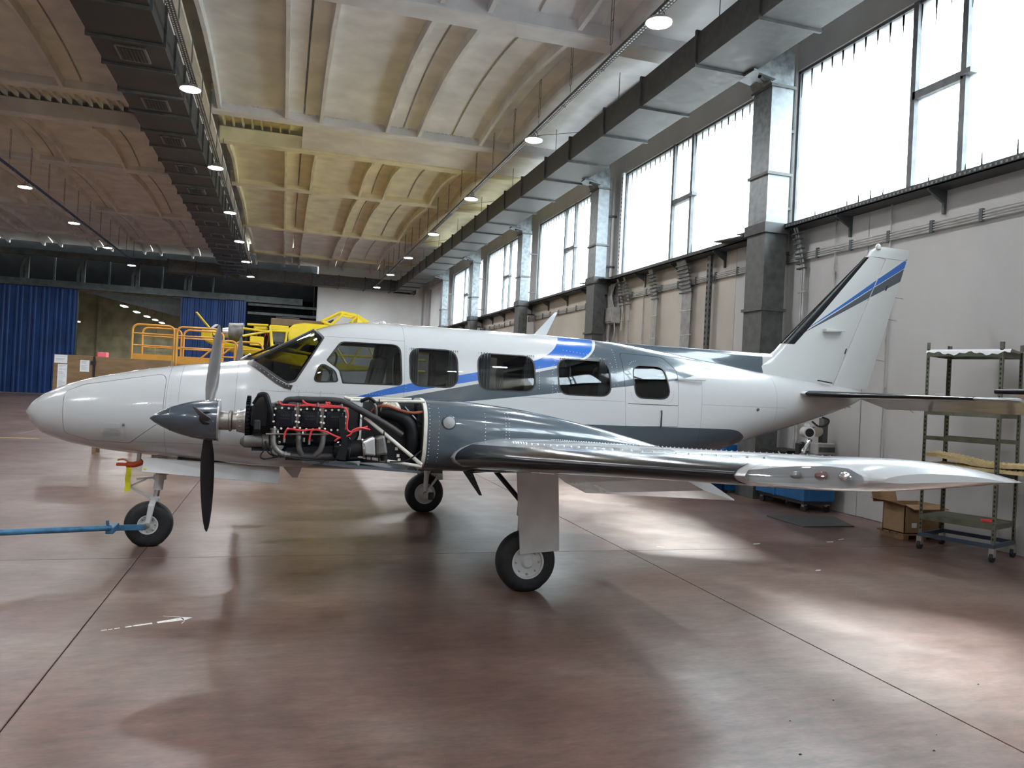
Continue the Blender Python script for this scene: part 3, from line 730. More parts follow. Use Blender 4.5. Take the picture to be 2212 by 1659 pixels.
pmat('spinner_grey', (.055, .072, .092), .22, var=.06, coat=.7)
pmat('engine_black', (.004, .006, .011), .16, var=.3, scale=20, spec=.4)
pmat('engine_casting', (.014, .015, .018), .5, .1, var=.3, scale=20)
pmat('steel_bare', (.34, .33, .31), .35, .9, var=.25, scale=15)
pmat('exhaust_grey', (.17, .165, .16), .5, .6, var=.35, scale=9)
pmat('exhaust_dark', (.028, .028, .03), .55, .1, var=.35, scale=9)
pmat('lead_red', (.62, .045, .05), .45, var=.2)
pmat('hose_rust', (.30, .07, .025), .6, var=.3)
pmat('mount_white', (.62, .60, .54), .4, var=.12, scale=12)
pmat('heat_shield', (.55, .56, .57), .38, .75, var=.25, scale=10)
pmat('bulb_red', (.22, .06, .05), .2)
pmat('decal_print', (.36, .37, .39), .6)

# ---- fuselage stations: x, z top, z bottom, half width
TOP = [(-2.32, 1.30), (-2.27, 1.39), (-2.17, 1.47), (-2.06, 1.535), (-1.92, 1.597), (-1.74, 1.652), (-1.54, 1.70), (-1.24, 1.765), (-.94, 1.815), (-.72, 1.845), (-.47, 1.88), (-.3, 1.90), (-.05, 2.035), (.15, 2.155), (.28, 2.235), (.345, 2.266), (.49, 2.315), (.67, 2.347), (.86, 2.362), (1.53, 2.368), (2.69, 2.362), (3.3, 2.35), (3.6, 2.335), (3.95, 2.30), (4.4, 2.25), (5.0, 2.18), (5.6, 2.105), (6.2, 2.04), (6.8, 1.985), (7.1, 1.96), (7.25, 1.93)]
BOT = [(-2.32, 1.29), (-2.27, 1.2), (-2.17, 1.09), (-1.92, 1.005), (-1.64, .95), (-1.34, .915), (-1.04, .888), (-.73, .856), (-.26, .823), (.32, .806), (1.2, .80), (2.8, .80), (3.6, .84), (4.3, .93), (5.17, 1.125), (5.68, 1.285), (6.06, 1.385), (6.32, 1.462), (6.77, 1.605), (7.1, 1.72), (7.25, 1.80)]
HW = [(-2.32, .012), (-2.27, .10), (-2.17, .19), (-1.92, .30), (-1.64, .38), (-1.34, .445), (-.94, .52), (-.4, .595), (.1, .635), (.6, .655), (1.2, .66), (3.0, .66), (3.6, .645), (4.3, .58), (5.2, .45), (6.0, .32), (6.8, .19), (7.1, .13), (7.25, .06)]
def fus_ring(x, off=0., n=72):
    zt, zb, w = interp(TOP, x) - off, interp(BOT, x) + off, max(interp(HW, x) - off, .004)
    if zt <= zb: zt = zb + .005
    zc = zb + (zt - zb) * (.47 if x < -.3 else .47 + .03 * min(1, (x + .3)))
    out = []
    cab = max(0, min(1, (x + .6) / .9)) * max(0, min(1, (6.0 - x) / 1.5))
    e = 2.0 + .75 * cab
    for j in range(n):
        a = 2 * PI * j / n; c, s_ = math.cos(a), math.sin(a)
        yy = w * math.copysign(abs(c) ** (2 / e), c)
        h_ = (zt - zc) if s_ > 0 else (zc - zb)
        zz = zc + h_ * math.copysign(abs(s_) ** (2 / e), s_)
        out.append((x, CY0 + yy, zz))
    return out
def fstations(x0=-2.32, x1=7.25):
    xs_ = [-2.32, -2.31, -2.29, -2.26, -2.22]; x = -2.16
    while x < x1 - .04: xs_.append(x); x += .055 if x < 1 else .09
    xs_.append(x1); return [x for x in xs_ if x0 - 1e-6 <= x <= x1 + 1e-6]
def smooth_tab(t):                                    # a light smoothing of the profile tables
    return t
def shell(off0, off1, x0=-2.32, x1=7.25):
    st = fstations(x0, x1); b_ = MB()
    outer = [fus_ring(x, off0) for x in st]
    b_.loft(outer)
    if off1 is not None:
        st2 = [x for x in st if -1.9 < x < 6.6]
        k = MB().loft([fus_ring(x, off1) for x in st2])
        n0 = len(b_.v); b_.v += k.v; b_.f += [tuple(i + n0 for i in f[::-1]) for f in k.f]
    return b_
def tmp_obj(mb, recalc=True):
    me = bpy.data.meshes.new('tmp'); me.from_pydata([tuple(p) for p in mb.v], [], mb.f)
    if recalc:
        bm = bmesh.new(); bm.from_mesh(me); bmesh.ops.recalc_face_normals(bm, faces=bm.faces); bm.to_mesh(me); bm.free()
    o = bpy.data.objects.new('tmp', me); COL.objects.link(o); return o
def boolean(a, bo, op):
    md = a.modifiers.new('b', 'BOOLEAN'); md.operation = op; md.object = bo; md.solver = 'EXACT'
    dg = bpy.context.evaluated_depsgraph_get(); me = bpy.data.meshes.new_from_object(a.evaluated_get(dg)); a.modifiers.clear(); return me
def rrect(pts, r, n=5):
    """rounded polygon in (x, z)"""
    out = []; N = len(pts)
    for i in range(N):
        p, a, c = Vector(pts[i]), Vector(pts[i - 1]), Vector(pts[(i + 1) % N])
        ri = r[i] if hasattr(r, '__len__') else r
        d1 = (a - p).normalized(); d2 = (c - p).normalized(); ang = d1.angle(d2); t = min(ri / math.tan(ang / 2), (a - p).length * .48, (c - p).length * .48)
        p1, p2 = p + d1 * t, p + d2 * t
        for k in range(n + 1):
            u = k / n; out.append(tuple(p1 * (1 - u) ** 2 + p * 2 * u * (1 - u) + p2 * u * u))
    return out
def scale_poly(pl, d):
    c = sum((Vector(p) for p in pl), Vector((0, 0))) / len(pl)
    return [tuple(Vector(p) + (Vector(p) - c).normalized() * d) for p in pl]
WIN = [('cockpit_window', rrect([(.40, 1.925), (.535, 2.125), (1.13, 2.125), (1.155, 1.71), (.565, 1.705), (.525, 1.835)], [.02, .09, .09, .05, .01, .06])),
       ('vent_window', rrect([(.275, 1.70), (.345, 1.915), (.50, 1.83), (.53, 1.715)], [.05, .07, .10, .03])),
       ('cabin_window', rrect([(1.205, 2.105), (1.715, 2.105), (1.73, 1.71), (1.225, 1.71)], .13)),
       ('cabin_window', rrect([(1.915, 2.095), (2.55, 2.095), (2.57, 1.705), (1.935, 1.705)], .13)),
       ('cabin_window', rrect([(2.79, 2.09), (3.42, 2.09), (3.445, 1.695), (2.82, 1.695)], .13)),
       ('cabin_window', rrect([(3.69, 2.075), (4.12, 2.075), (4.205, 1.695), (3.725, 1.695)], .12))]
WSH = rrect([(-.31, 1.89), (-.175, 1.81), (-.04, 1.72), (.055, 1.675), (.125, 1.70), (.385, 2.155), (.33, 2.215), (.27, 2.29), (.0, 2.2), (-.28, 2.02)], [.01, .05, .05, .03, .04, .02, .01, .01, .01, .01])
DOOR = rrect([(3.575, 2.195), (4.14, 2.175), (4.285, 2.03), (4.30, 1.40), (3.63, 1.385)], [.05, .12, .12, .02, .02])
NDOOR = rrect([(-1.95, 1.50), (-1.80, 1.575), (-1.06, 1.72), (-1.06, 1.28), (-1.36, 1.045), (-1.72, 1.06), (-1.93, 1.12)], [.05, .02, .08, .01, .05, .05, .05])
def cutter(pl, ya, yb): return MB().prism([(x, ya, z) for x, z in pl], (0, yb - ya, 0))
# near-side openings (doors) and the cabin windows of both sides
allc = MB()
for nme, pl in WIN[:-1]:
    k = cutter(pl, 7.3, 9.3); n0 = len(allc.v); allc.v += k.v; allc.f += [tuple(i + n0 for i in f) for f in k.f]
for k in (cutter(scale_poly(WSH, .0), 7.3, 9.3), cutter(scale_poly(WIN[-1][1], 0), 8.4, 9.3), cutter(scale_poly(DOOR, .005), 7.3, 8.25), cutter(scale_poly(NDOOR, .004), 7.3, 8.2)):
    n0 = len(allc.v); allc.v += k.v; allc.f += [tuple(i + n0 for i in f) for f in k.f]
oc = tmp_obj(allc); of = tmp_obj(shell(0, .03), False)
me = boolean(of, oc, 'DIFFERENCE')
def adopt(name, me, mat, parent, smooth=True, sharp=32):
    me.transform(Matrix.Translation(-ORG[parent])); me.materials.clear(); me.name = name
    return link(name, me, mat, parent, smooth, sharp)
FUS = adopt('fuselage', me, 'fuselage_paint', AP)
thin = tmp_obj(shell(.006, .016), False); full = tmp_obj(shell(0, .03), False); seal = tmp_obj(shell(-.0015, .02), False)
def piece(base, mb, name, mat, parent, op='INTERSECT'):
    c = tmp_obj(mb); me = boolean(base, c, op); bpy.data.objects.remove(c)
    return adopt(name, me, mat, parent)
for nme, pl in WIN[:-1]:
    piece(thin, cutter(pl, 7.2, 8.25), nme, 'cabin_glass', FUS); piece(thin, cutter(pl, 8.35, 9.4), nme, 'cabin_glass', FUS)
    # black rubber seal round each pane
    ring = cutter(pl, 7.2, 8.2); o1 = tmp_obj(seal_mb := cutter(pl, 7.2, 8.2)); bpy.data.objects.remove(o1)
    inner = scale_poly(pl, -.016)
    rm = MB(); a = [(x, 7.25, z) for x, z in pl]; c_ = [(x, 7.25, z) for x, z in inner]; N = len(pl)
    rm.loft([a, c_, [(x, 8.2, z) for x, z in inner], [(x, 8.2, z) for x, z in pl], a], False, False)
    piece(seal, rm, 'window_seal', 'window_seal', FUS)
piece(thin, cutter(WIN[-1][1], 8.4, 9.4), 'cabin_window', 'cabin_glass', FUS)
piece(thin, cutter(WSH, 7.2, 9.4), 'windshield', 'cabin_glass', FUS)
# windshield frame: black band round the edge, centre post
inner = scale_poly(WSH, -.022); rm = MB(); a = [(x, 7.25, z) for x, z in WSH]
rm.loft([a, [(x, 7.25, z) for x, z in inner], [(x, 9.35, z) for x, z in inner], [(x, 9.35, z) for x, z in WSH], a], False, False)
piece(seal, rm, 'windshield_frame', 'window_seal', FUS)
low = MB().loft([[(x, 7.2, z), (x, 9.4, z), (x - .018, 9.4, z - .042), (x - .018, 7.2, z - .042)] for x, z in ((-.33, 1.90), (-.24, 1.852), (-.175, 1.808), (-.04, 1.715), (.04, 1.674), (.10, 1.664))])
bnd = tmp_obj(shell(-.004, .01), False); piece(bnd, low, 'windshield_strip', 'window_seal', FUS)
MB().tube([(-.28, CY0, 1.905), (.30, CY0, 2.245)], .022, 8).build('centre_post', 'window_seal', FUS)
for sy in (-.04, .04): MB().tube([(-.35, CY0 + sy, 1.93), (-.05, CY0 + sy * 3, 2.075)], .008, 6).build('wiper', 'black_plastic', FUS)
MB().tube([(-.42, CY0 + .1, 1.90), (-.33, CY0 + .06, 1.96)], .012, 6).build('temperature_probe', 'aluminium', FUS)
# doors as pieces of their own
dcut = DOOR; c1 = tmp_obj(cutter(WIN[-1][1], 7.2, 8.3)); dm = piece(full, cutter(dcut, 7.2, 8.2), 'cabin_door', 'fuselage_paint', AP)
ob = tmp_obj(MB()); bpy.data.objects.remove(ob)
md = dm.modifiers.new('b', 'BOOLEAN'); md.operation = 'DIFFERENCE'; md.solver = 'EXACT'; c1.data.transform(Matrix.Translation(-ORG[AP])); c1.parent = AP; md.object = c1
bpy.context.view_layer.update()
m2 = bpy.data.meshes.new_from_object(dm.evaluated_get(bpy.context.evaluated_depsgraph_get())); dm.modifiers.clear(); dm.data = m2
for p in m2.polygons: p.use_smooth = True
m2.set_sharp_from_angle(angle=math.radians(32)); bpy.data.objects.remove(c1)
piece(thin, cutter(WIN[-1][1], 7.2, 8.25), 'door_window', 'cabin_glass', dm)
pl = WIN[-1][1]; inner = scale_poly(pl, -.016); rm = MB(); a = [(x, 7.25, z) for x, z in pl]
rm.loft([a, [(x, 7.25, z) for x, z in inner], [(x, 8.2, z) for x, z in inner], [(x, 8.2, z) for x, z in pl], a], False, False)
piece(seal, rm, 'window_seal', 'window_seal', dm)
MB().tube([(4.08, 7.70, 1.56), (4.075, 7.692, 1.38)], .007, 6).build('door_strut', 'black_plastic', dm)
nd = piece(full, cutter(NDOOR, 7.2, 8.15), 'nose_door', 'white_paint', AP)
def side_y(x, z):                                     # near-side skin of the fuselage at (x, z)
    r = fus_ring(x); best = None
    for (p, q) in zip(r, r[1:] + r[:1]):
        if (p[2] - z) * (q[2] - z) <= 0 and p[1] < CY0 and abs(p[2] - q[2]) > 1e-6:
            y = p[1] + (q[1] - p[1]) * (z - p[2]) / (q[2] - p[2]); best = y if best is None else min(best, y)
    return best if best is not None else CY0 - interp(HW, x)
def skin_quad(x0, x1, z0, z1, lift=.002, n=4):
    b_ = MB(); P = []
    for i in range(n + 1):
        for j in range(3):
            x = x0 + (x1 - x0) * i / n; z = z0 + (z1 - z0) * j / 2; P.append((x, side_y(x, z) - lift, z))
    F = [(i * 3 + j, i * 3 + j + 1, (i + 1) * 3 + j + 1, (i + 1) * 3 + j) for i in range(n) for j in range(2)]
    return b_.add(P, F)
pmat('placard_grey', (.52, .53, .54), .5, var=.05)
plc = skin_quad(-1.60, -1.40, 1.085, 1.19, .004).build('placard', 'placard_grey', nd, wn=False)
for i, (a, c) in enumerate(((-1.56, -1.46), (-1.57, -1.44), (-1.58, -1.43), (-1.585, -1.425), (-1.585, -1.425), (-1.585, -1.44), (-1.585, -1.50))):
    z = 1.178 - i * .0125; skin_quad(a, c, z - .0055, z, .0055, 3).build('placard_text', 'decal_print', nd, wn=False)
skin_quad(-1.57, -1.44, 1.225, 1.24, .002).build('door_latch', 'placard_grey', nd, wn=False)
MB().lathe([(0, .012), (.006, .01)], (-1.40, side_y(-1.40, 1.22) - .004, 1.22), (0, -1, 0), 10).build('lock', 'steel_dark', nd)
skin_quad(3.64, 4.29, 1.632, 1.638, .0015, 8).build('door_split', 'window_seal', dm, wn=False)
for x, z in ((5.45, 1.63),): MB().lathe([(0, .018), (.01, .015)], (x, side_y(x, z) - .006, z), (0, -1, 0), 12).build('static_port', 'steel_dark', FUS)
MB().lathe([(0, .012), (.006, .01)], (4.07, 7.69, 1.565), (0, -1, 0), 10).build('lock', 'steel_dark', dm)
MB().obox((4.46, 7.745, 1.94), (.19, .02, .003), (0, .012, 0), (0, 0, .010)).build('vent_strip', 'white_paint', FUS, bevel=.004)
# roof aerial, fin of the rear top
MB().prism([(2.70, CY0 - .012, 2.34), (2.86, CY0 - .012, 2.34), (3.0, CY0 - .004, 2.64), (2.965, CY0 - .004, 2.64)], (0, .02, 0)).build('roof_aerial', 'white_paint', FUS, bevel=.004)
MB().lathe([(0, .05), (.03, .035), (.04, .01)], (1.0, CY0, 2.355), (0, 0, 1), 16).build('roof_beacon', 'white_paint', FUS, smooth=True)
MB().tube(smoothpath([(6.55, CY0, 1.50), (6.66, CY0, 1.44), (6.78, CY0, 1.47), (6.80, CY0, 1.53), (6.7, CY0, 1.56)]), .012, 6).build('tie_down_ring', 'steel_dark', FUS)
MB().prism([(.05, CY0 - .05, .81), (.24, CY0 - .05, .81), (.2, CY0 - .05, .70), (.15, CY0 - .05, .70)], (0, .012, 0)).build('belly_aerial', 'gear_white', FUS)
# lines of rivets: tiny domes joined into one part
rv = MB()
def rivet(p, r=.005):
    p = Vector(p); rv.add([p + Vector((-r, 0, 0)), p + Vector((0, 0, r)), p + Vector((r, 0, 0)), p + Vector((0, 0, -r)), p + Vector((0, -r * .7, 0))], [(0, 1, 4), (1, 2, 4), (2, 3, 4), (3, 0, 4)])
def rivline(x0, z0, x1, z1, n):
    for i in range(n):
        x = x0 + (x1 - x0) * i / (n - 1); z = z0 + (z1 - z0) * i / (n - 1); rivet((x, side_y(x, z), z))
rivline(-.35, 1.615, .95, 1.615, 46)
for (x0_, z0_), (x1_, z1_) in (((-.25, 1.835), (-.05, 1.70)), ((-.05, 1.70), (.09, 1.645))):
    for i in range(5):
        x = x0_ + (x1_ - x0_) * i / 5; z = z0_ + (z1_ - z0_) * i / 5; rivet((x, side_y(x, z) - .005, z), .008)
if True:
    rivline(4.62, 1.4, 4.62, 1.95, 24); rivline(3.52, 1.75, 3.50, 2.22, 18); rivline(2.6, 1.75, 2.6, 1.98, 9); rivline(2.75, 1.72, 2.75, 2.0, 10)
rivline(2.9, 2.18, 3.25, 2.14, 10); rivline(.14, 1.66, .14, 1.44, 8); rivline(-1.0, 1.30, -1.0, 1.70, 14); rivline(1.19, 1.66, 1.19, 2.22, 18); rivline(5.75, 1.4, 5.75, 2.0, 20)
for (x, z) in scale_poly(rrect([(3.69, 2.075), (4.12, 2.075), (4.205, 1.695), (3.725, 1.695)], .09, 7), .045): rivet((x, side_y(x, z), z), .006)
for (x, z) in scale_poly(WIN[4][1], .035): rivet((x, side_y(x, z), z), .006)
stuff(rv.build('rivets', 'aluminium', FUS, wn=False))
# ---- cabin interior
for o_ in (oc, of, thin, full, seal, bnd): bpy.data.objects.remove(o_)
cf = MB().box(.1, 4.6, CY0 - .5, CY0 + .5, 1.02, 1.06).build('cabin_floor', 'interior_dark', AP)
MB().prism([(-.12, CY0 - .42, 1.3), (-.12, CY0 - .42, 1.72), (.02, CY0 - .42, 1.76), (.12, CY0 - .42, 1.68), (.12, CY0 - .42, 1.3)], (0, .84, 0)).build('instrument_panel', 'interior_dark', AP, bevel=.02)
MB().box(4.4, 4.44, CY0 - .40, CY0 + .40, 1.06, 1.98).build('rear_bulkhead', 'seat_leather', AP)
def cab_seat(x, y, zb=1.06, flip=1):
    s_ = MB().prism([(x - .22, y - .2, zb + .3), (x + .24, y - .2, zb + .28), (x + .24, y - .2, zb + .42), (x - .22, y - .2, zb + .44)], (0, .4, 0)).build('cabin_seat', 'seat_leather', AP, bevel=.04, segs=2)
    MB().prism([(x + .2 * flip, y - .2, zb + .36), (x + .3 * flip, y - .2, zb + .36), (x + .42 * flip, y - .2, zb + .92), (x + .33 * flip, y - .2, zb + .94)], (0, .4, 0)).build('backrest', 'seat_leather', s_, bevel=.035, segs=2)
    MB().prism([(x + .33 * flip, y - .12, zb + .93), (x + .41 * flip, y - .12, zb + .93), (x + .43 * flip, y - .12, zb + 1.1), (x + .36 * flip, y - .12, zb + 1.11)], (0, .24, 0)).build('headrest', 'seat_leather', s_, bevel=.03, segs=2)
    MB().box(x - .16, x + .18, y - .15, y + .15, zb, zb + .3).build('seat_base', 'interior_dark', s_)
for x in (.62, 1.55, 2.5, 3.35): cab_seat(x, CY0 - .27); cab_seat(x, CY0 + .27)
def curtain(x, w, y):
    b_ = MB(); n = 9; P = []
    for i in range(n): P.append((x + w * i / (n - 1), y + (.012 if i % 2 else -.012)))
    b_.add([(a, c, 2.10) for a, c in P] + [(a, c, 1.68) for a, c in P], [(i, i + 1, n + i + 1, n + i) for i in range(n - 1)])
    return b_.build('curtain', 'curtain_cloth', AP, wn=False)
for x, w in ((1.22, .09), (1.63, .09), (1.94, .13), (2.46, .09), (2.84, .06), (3.30, .10)):
    curtain(x, w, CY0 - .575); curtain(x, w, CY0 + .575)
MB().tube(smoothpath([(.45, CY0 - .3, 1.72), (.52, CY0 - .3, 1.95), (.5, CY0 - .3, 2.02)]), .012, 6).build('sun_visor_arm', 'aluminium', AP)
MB().tube(arc((.22, CY0 - .27, 1.72), .11, .5, PI - .5, 8, (0, 1, 0), (.2, 0, 1)), .014, 6).build('control_wheel', 'black_plastic', AP)

# ---- wings: airfoil lofts
def airfoil(xle, xte, zc, t, y, camb=.02, n=14, f0=0., f1=1.):
    ch = xte - xle; up, lo = [], []
    for i in range(n + 1):
        u = f0 + (f1 - f0) * (1 - math.cos(PI * i / n)) / 2 if f0 == 0 else f0 + (f1 - f0) * i / n
        th = 5 * t * (.2969 * math.sqrt(u) - .126 * u - .3516 * u * u + .2843 * u ** 3 - .1015 * u ** 4)
        cm = camb * 4 * u * (1 - u)
        up.append((xle + u * ch, y, zc + (cm + th) * ch)); lo.append((xle + u * ch, y, zc + (cm - th * .92) * ch))
    return up, lo
LEp = [(.5, 1.10), (1.0, 1.22), (1.6, 1.30), (2.25, 1.345), (5.75, 1.74), (6.0, 1.775), (6.1, 1.81), (6.16, 1.86), (6.2, 1.95)]      # distance from centre line -> leading edge x
TEp = [(.5, 3.25), (2.25, 3.22), (5.75, 2.82), (6.0, 2.74), (6.12, 2.66), (6.2, 2.50)]
ZCp = [(.5, .985), (2.25, 1.16), (5.75, 1.452), (6.2, 1.497)]
TKp = [(.5, .155), (2.25, .15), (5.0, .125), (5.75, .125), (6.0, .135), (6.12, .135), (6.17, .12), (6.2, .06)]
def wsec(d, sgn, **k): return airfoil(interp(LEp, d), interp(TEp, d), interp(ZCp, d), interp(TKp, d), CY0 - sgn * d, **k)
def wring(d, sgn, **k):
    up, lo = wsec(d, sgn, **k); return up[::-1] + lo[1 if k.get('f0', 0) == 0 else 0:]
for sgn, nm in ((1, 'near'), (-1, 'far')):
    ds = [.5, 1.0, 1.6, 2.25, 3.0, 3.7, 4.4, 5.0, 5.5, 5.72]
    Wg = MB().loft([wring(d, sgn) for d in ds]).build('wing', 'wing_paint', AP, smooth=True, sharp=50)
    # tip fairing: one closed form, its outer front corner cut off and glazed
    tipd = [5.722, 5.85, 5.95, 6.05, 6.12, 6.17, 6.2]
    tmb = MB().loft([wring(d, sgn) for d in tipd])
    xa, ya_, xb, yb_ = 1.765, CY0 - sgn * 5.70, 1.93, CY0 - sgn * 6.25
    dx, dy = xb - xa, yb_ - ya_; L_ = math.hypot(dx, dy); dx /= L_; dy /= L_
    A_, B_ = Vector((xa - dx * .5, ya_ - dy * .5, 1)), Vector((xb + dx * .5, yb_ + dy * .5, 1))
    nrm = Vector((dy, -dx, 0)); nrm = nrm if nrm.x < 0 else -nrm
    def slab(q0, q1): return MB().prism([A_ + nrm * q0, B_ + nrm * q0, B_ + nrm * q1, A_ + nrm * q1], (0, 0, 1.2))
    tb = tmp_obj(tmb)
    piece(tb, slab(0, 2), 'wing_tip', 'wing_paint', Wg, 'DIFFERENCE')
    piece(tb, slab(.012, 2), 'tip_lens', 'lens_glass', Wg)
    piece(tb, slab(-.001, .014), 'lens_rim', 'white_paint', Wg)
    bpy.data.objects.remove(tb)
    for t_, mt, r in ((.42, 'aluminium', .014), (.60, 'bulb_red', .017), (.76, 'chrome', .016)):
        p = Vector((xa, ya_, 0)).lerp(Vector((xb, yb_, 0)), t_) + nrm * .02; p.z = interp(ZCp, abs(CY0 - p.y)) + .012
        MB().lathe([(0, r), (.02, r), (.035, r * .7), (.042, .004)], p, nrm, 14).build('tip_bulb', mt, Wg, smooth=True)
    # de-icing boot wrapped on the leading edge, white edge stripe inboard
    def bootring(d, f, grow):
        up, lo = airfoil(interp(LEp, d) - grow, interp(TEp, d), interp(ZCp, d), interp(TKp, d) * 1.02 + grow * .6, CY0 - sgn * d, f1=f, n=10)
        return up[::-1] + lo[1:]
    bd = [2.33, 2.7, 3.2, 3.8, 4.4, 5.0, 5.4, 5.66]
    bt = MB().loft([bootring(d, .075, .004) for d in bd], closed=False, cap0=False, cap1=False).build('deice_boot', 'boot_black', Wg, smooth=True, wn=False)
    MB().loft([bootring(d, .10, .003) for d in (2.28, 2.34)], closed=False, cap0=False, cap1=False).build('boot_stripe', 'white_paint', Wg, smooth=True, wn=False)
    # flap, drooped
    fl = MB()
    rings = []
    for d, xh, zh, xt, zt in ((.72, 2.78, .90, 3.16, .665), (3.28, 2.87, 1.165, 3.30, .985)):
        y = CY0 - sgn * d; rings.append([(xh, y, zh + .035), (xh + (xt - xh) * .4, y, zh + (zt - zh) * .35 + .035), (xt, y, zt + .004), (xt, y, zt - .004), (xh + (xt - xh) * .4, y, zh + (zt - zh) * .45 - .03), (xh - .02, y, zh - .02)])
    fl.loft(rings).build('flap', 'wing_paint', Wg)
    # aileron hinge fairings, screws on the top skin
    rw = MB()
    def wrivet(d, u, r):
        up, lo = wsec(d, sgn, n=40); i = min(range(len(up)), key=lambda q: abs((up[q][0] - up[0][0]) / (up[-1][0] - up[0][0]) - u)); p = Vector(up[i])
        rw.add([p + Vector((-r, 0, 0)), p + Vector((0, -r, 0)), p + Vector((r, 0, 0)), p + Vector((0, r, 0)), p + Vector((0, 0, r * .8))], [(0, 1, 4), (1, 2, 4), (2, 3, 4), (3, 0, 4)])
    if sgn == 1:
        for i in range(26): wrivet(3.0 + i * .105, .16, .0075)
        for i in range(6): wrivet(2.85 + i * .05, .14, .014)
        for i in range(70): wrivet(2.4 + i * .047, .42, .006)
        for i in range(50): wrivet(2.5 + i * .062, .65, .006)
        stuff(rw.build('rivets', 'aluminium', Wg, wn=False))
        MB().box(2.5, 2.62, CY0 - 5.2 - .03, CY0 - 5.2 + .03, 1.36, 1.40).build('hinge_fairing', 'wing_paint', Wg, bevel=.01)

# ---- fin, rudder, dorsal spine
def finring(pts, t):                                  # pts: (x, z) outline of one horizontal slice -> thin lens
    return pts
def fin_slice(z, xl, xt, t): 
    up, lo = [], []; n = 10; ch = xt - xl
    for i in range(n + 1):
        u = (1 - math.cos(PI * i / n)) / 2
        th = 5 * t * (.2969 * math.sqrt(u) - .126 * u - .3516 * u * u + .2843 * u ** 3 - .1036 * u ** 4)
        up.append((xl + u * ch, CY0 + th * ch, z)); lo.append((xl + u * ch, CY0 - th * ch, z))
    return up[::-1] + lo[1:-1]
LEF = [(1.93, 5.3), (2.17, 5.49), (2.22, 5.66), (2.28, 5.80), (2.38, 5.93), (2.46, 6.0), (3.71, 7.27), (3.74, 7.29)]
HNG = [(1.95, 6.78), (3.84, 7.60)]; TEF = [(1.93, 7.37), (3.84, 7.97)]
zs = [1.93, 2.05, 2.17, 2.22, 2.28, 2.38, 2.46, 2.8, 3.2, 3.5, 3.70]
FIN = MB().loft([fin_slice(z, interp(LEF, z), interp(HNG, z) + .04, .075) for z in zs]).build('fin', 'fin_paint', AP, smooth=True, sharp=40)
tip = MB().loft([fin_slice(3.705, 7.28, interp(TEF, 3.705), .05), fin_slice(3.78, 7.32, interp(TEF, 3.78), .045), fin_slice(3.835, 7.42, interp(TEF, 3.835), .03), fin_slice(3.85, 7.46, interp(TEF, 3.845), .01)]).build('fin_cap', 'fin_paint', FIN, smooth=True, sharp=50)
MB().lathe([(-.03, .035), (.0, .04), (.03, .03), (.045, .012)], (7.45, CY0, 3.84), (0, 0, 1), 14).build('fin_beacon', 'white_paint', FIN, smooth=True)
MB().loft([fin_slice(z, interp(HNG, z) + .055, interp(TEF, z), .028) for z in (1.955, 2.5, 3.1, 3.695)]).build('rudder', 'fin_paint', AP, smooth=True, sharp=40)
bl = []
for z in (2.475, 2.9, 3.3, 3.69):
    xl = interp(LEF, z) - .006; ch = interp(HNG, z) - xl; up, lo = [], []
    for i in range(8):
        u = .21 * (1 - math.cos(PI * i / 7)) / 2 * (1.0 if z > 2.5 else .9)
        th = 5 * .082 * (.2969 * math.sqrt(u) - .126 * u - .3516 * u * u)
        up.append((xl + u * ch, CY0 + th * ch, z)); lo.append((xl + u * ch, CY0 - th * ch, z))
    bl.append(up[::-1] + lo[1:])
MB().loft(bl, closed=False, cap0=False, cap1=False).build('deice_boot', 'boot_black', FIN, smooth=True, wn=False)
MB().prism([(6.62, CY0 - .10, 2.66), (6.92, CY0 - .10, 2.68), (6.92, CY0 - .10, 2.695), (6.62, CY0 - .10, 2.70)], (0, .2, 0)).build('fin_aerial', 'fin_paint', FIN, bevel=.004)
for x, z in ((6.96, 2.43), (7.56, 3.30)): MB().obox((x, CY0 - .065, z), (.012, 0, .035), (0, .006, 0), (.006, 0, 0)).build('hinge_slot', 'window_seal', FIN)
h = MB()
for i in range(9): z = 2.15 + i * .16; h.obox((interp(HNG, z) - .02, CY0 - .072, z), (.006, 0, 0), (0, .003, 0), (0, 0, .012))
stuff(h.build('rivets', 'fin_paint', FIN))
MB().obox((6.62, CY0 - .12, 2.018), (.10, 0, -.012), (0, .02, 0), (0, 0, .006)).build('trim_slot', 'window_seal', FIN)
sp = []
for x, zt, w in ((3.55, 2.34, .02), (3.8, 2.338, .05), (4.3, 2.335, .065), (5.0, 2.335, .07), (5.5, 2.335, .06), (5.9, 2.335, .03)):
    zb = interp(TOP, x) - .06
    sp.append([(x, CY0 + w * c, zb + (zt - zb) * s_) for c, s_ in ((1.6, 0), (1.1, .45), (.95, .8), (.6, .97), (0, 1), (-.6, .97), (-.95, .8), (-1.1, .45), (-1.6, 0))])
MB().loft(sp).build('dorsal_spine', 'dorsal_paint', AP, smooth=True, sharp=60)
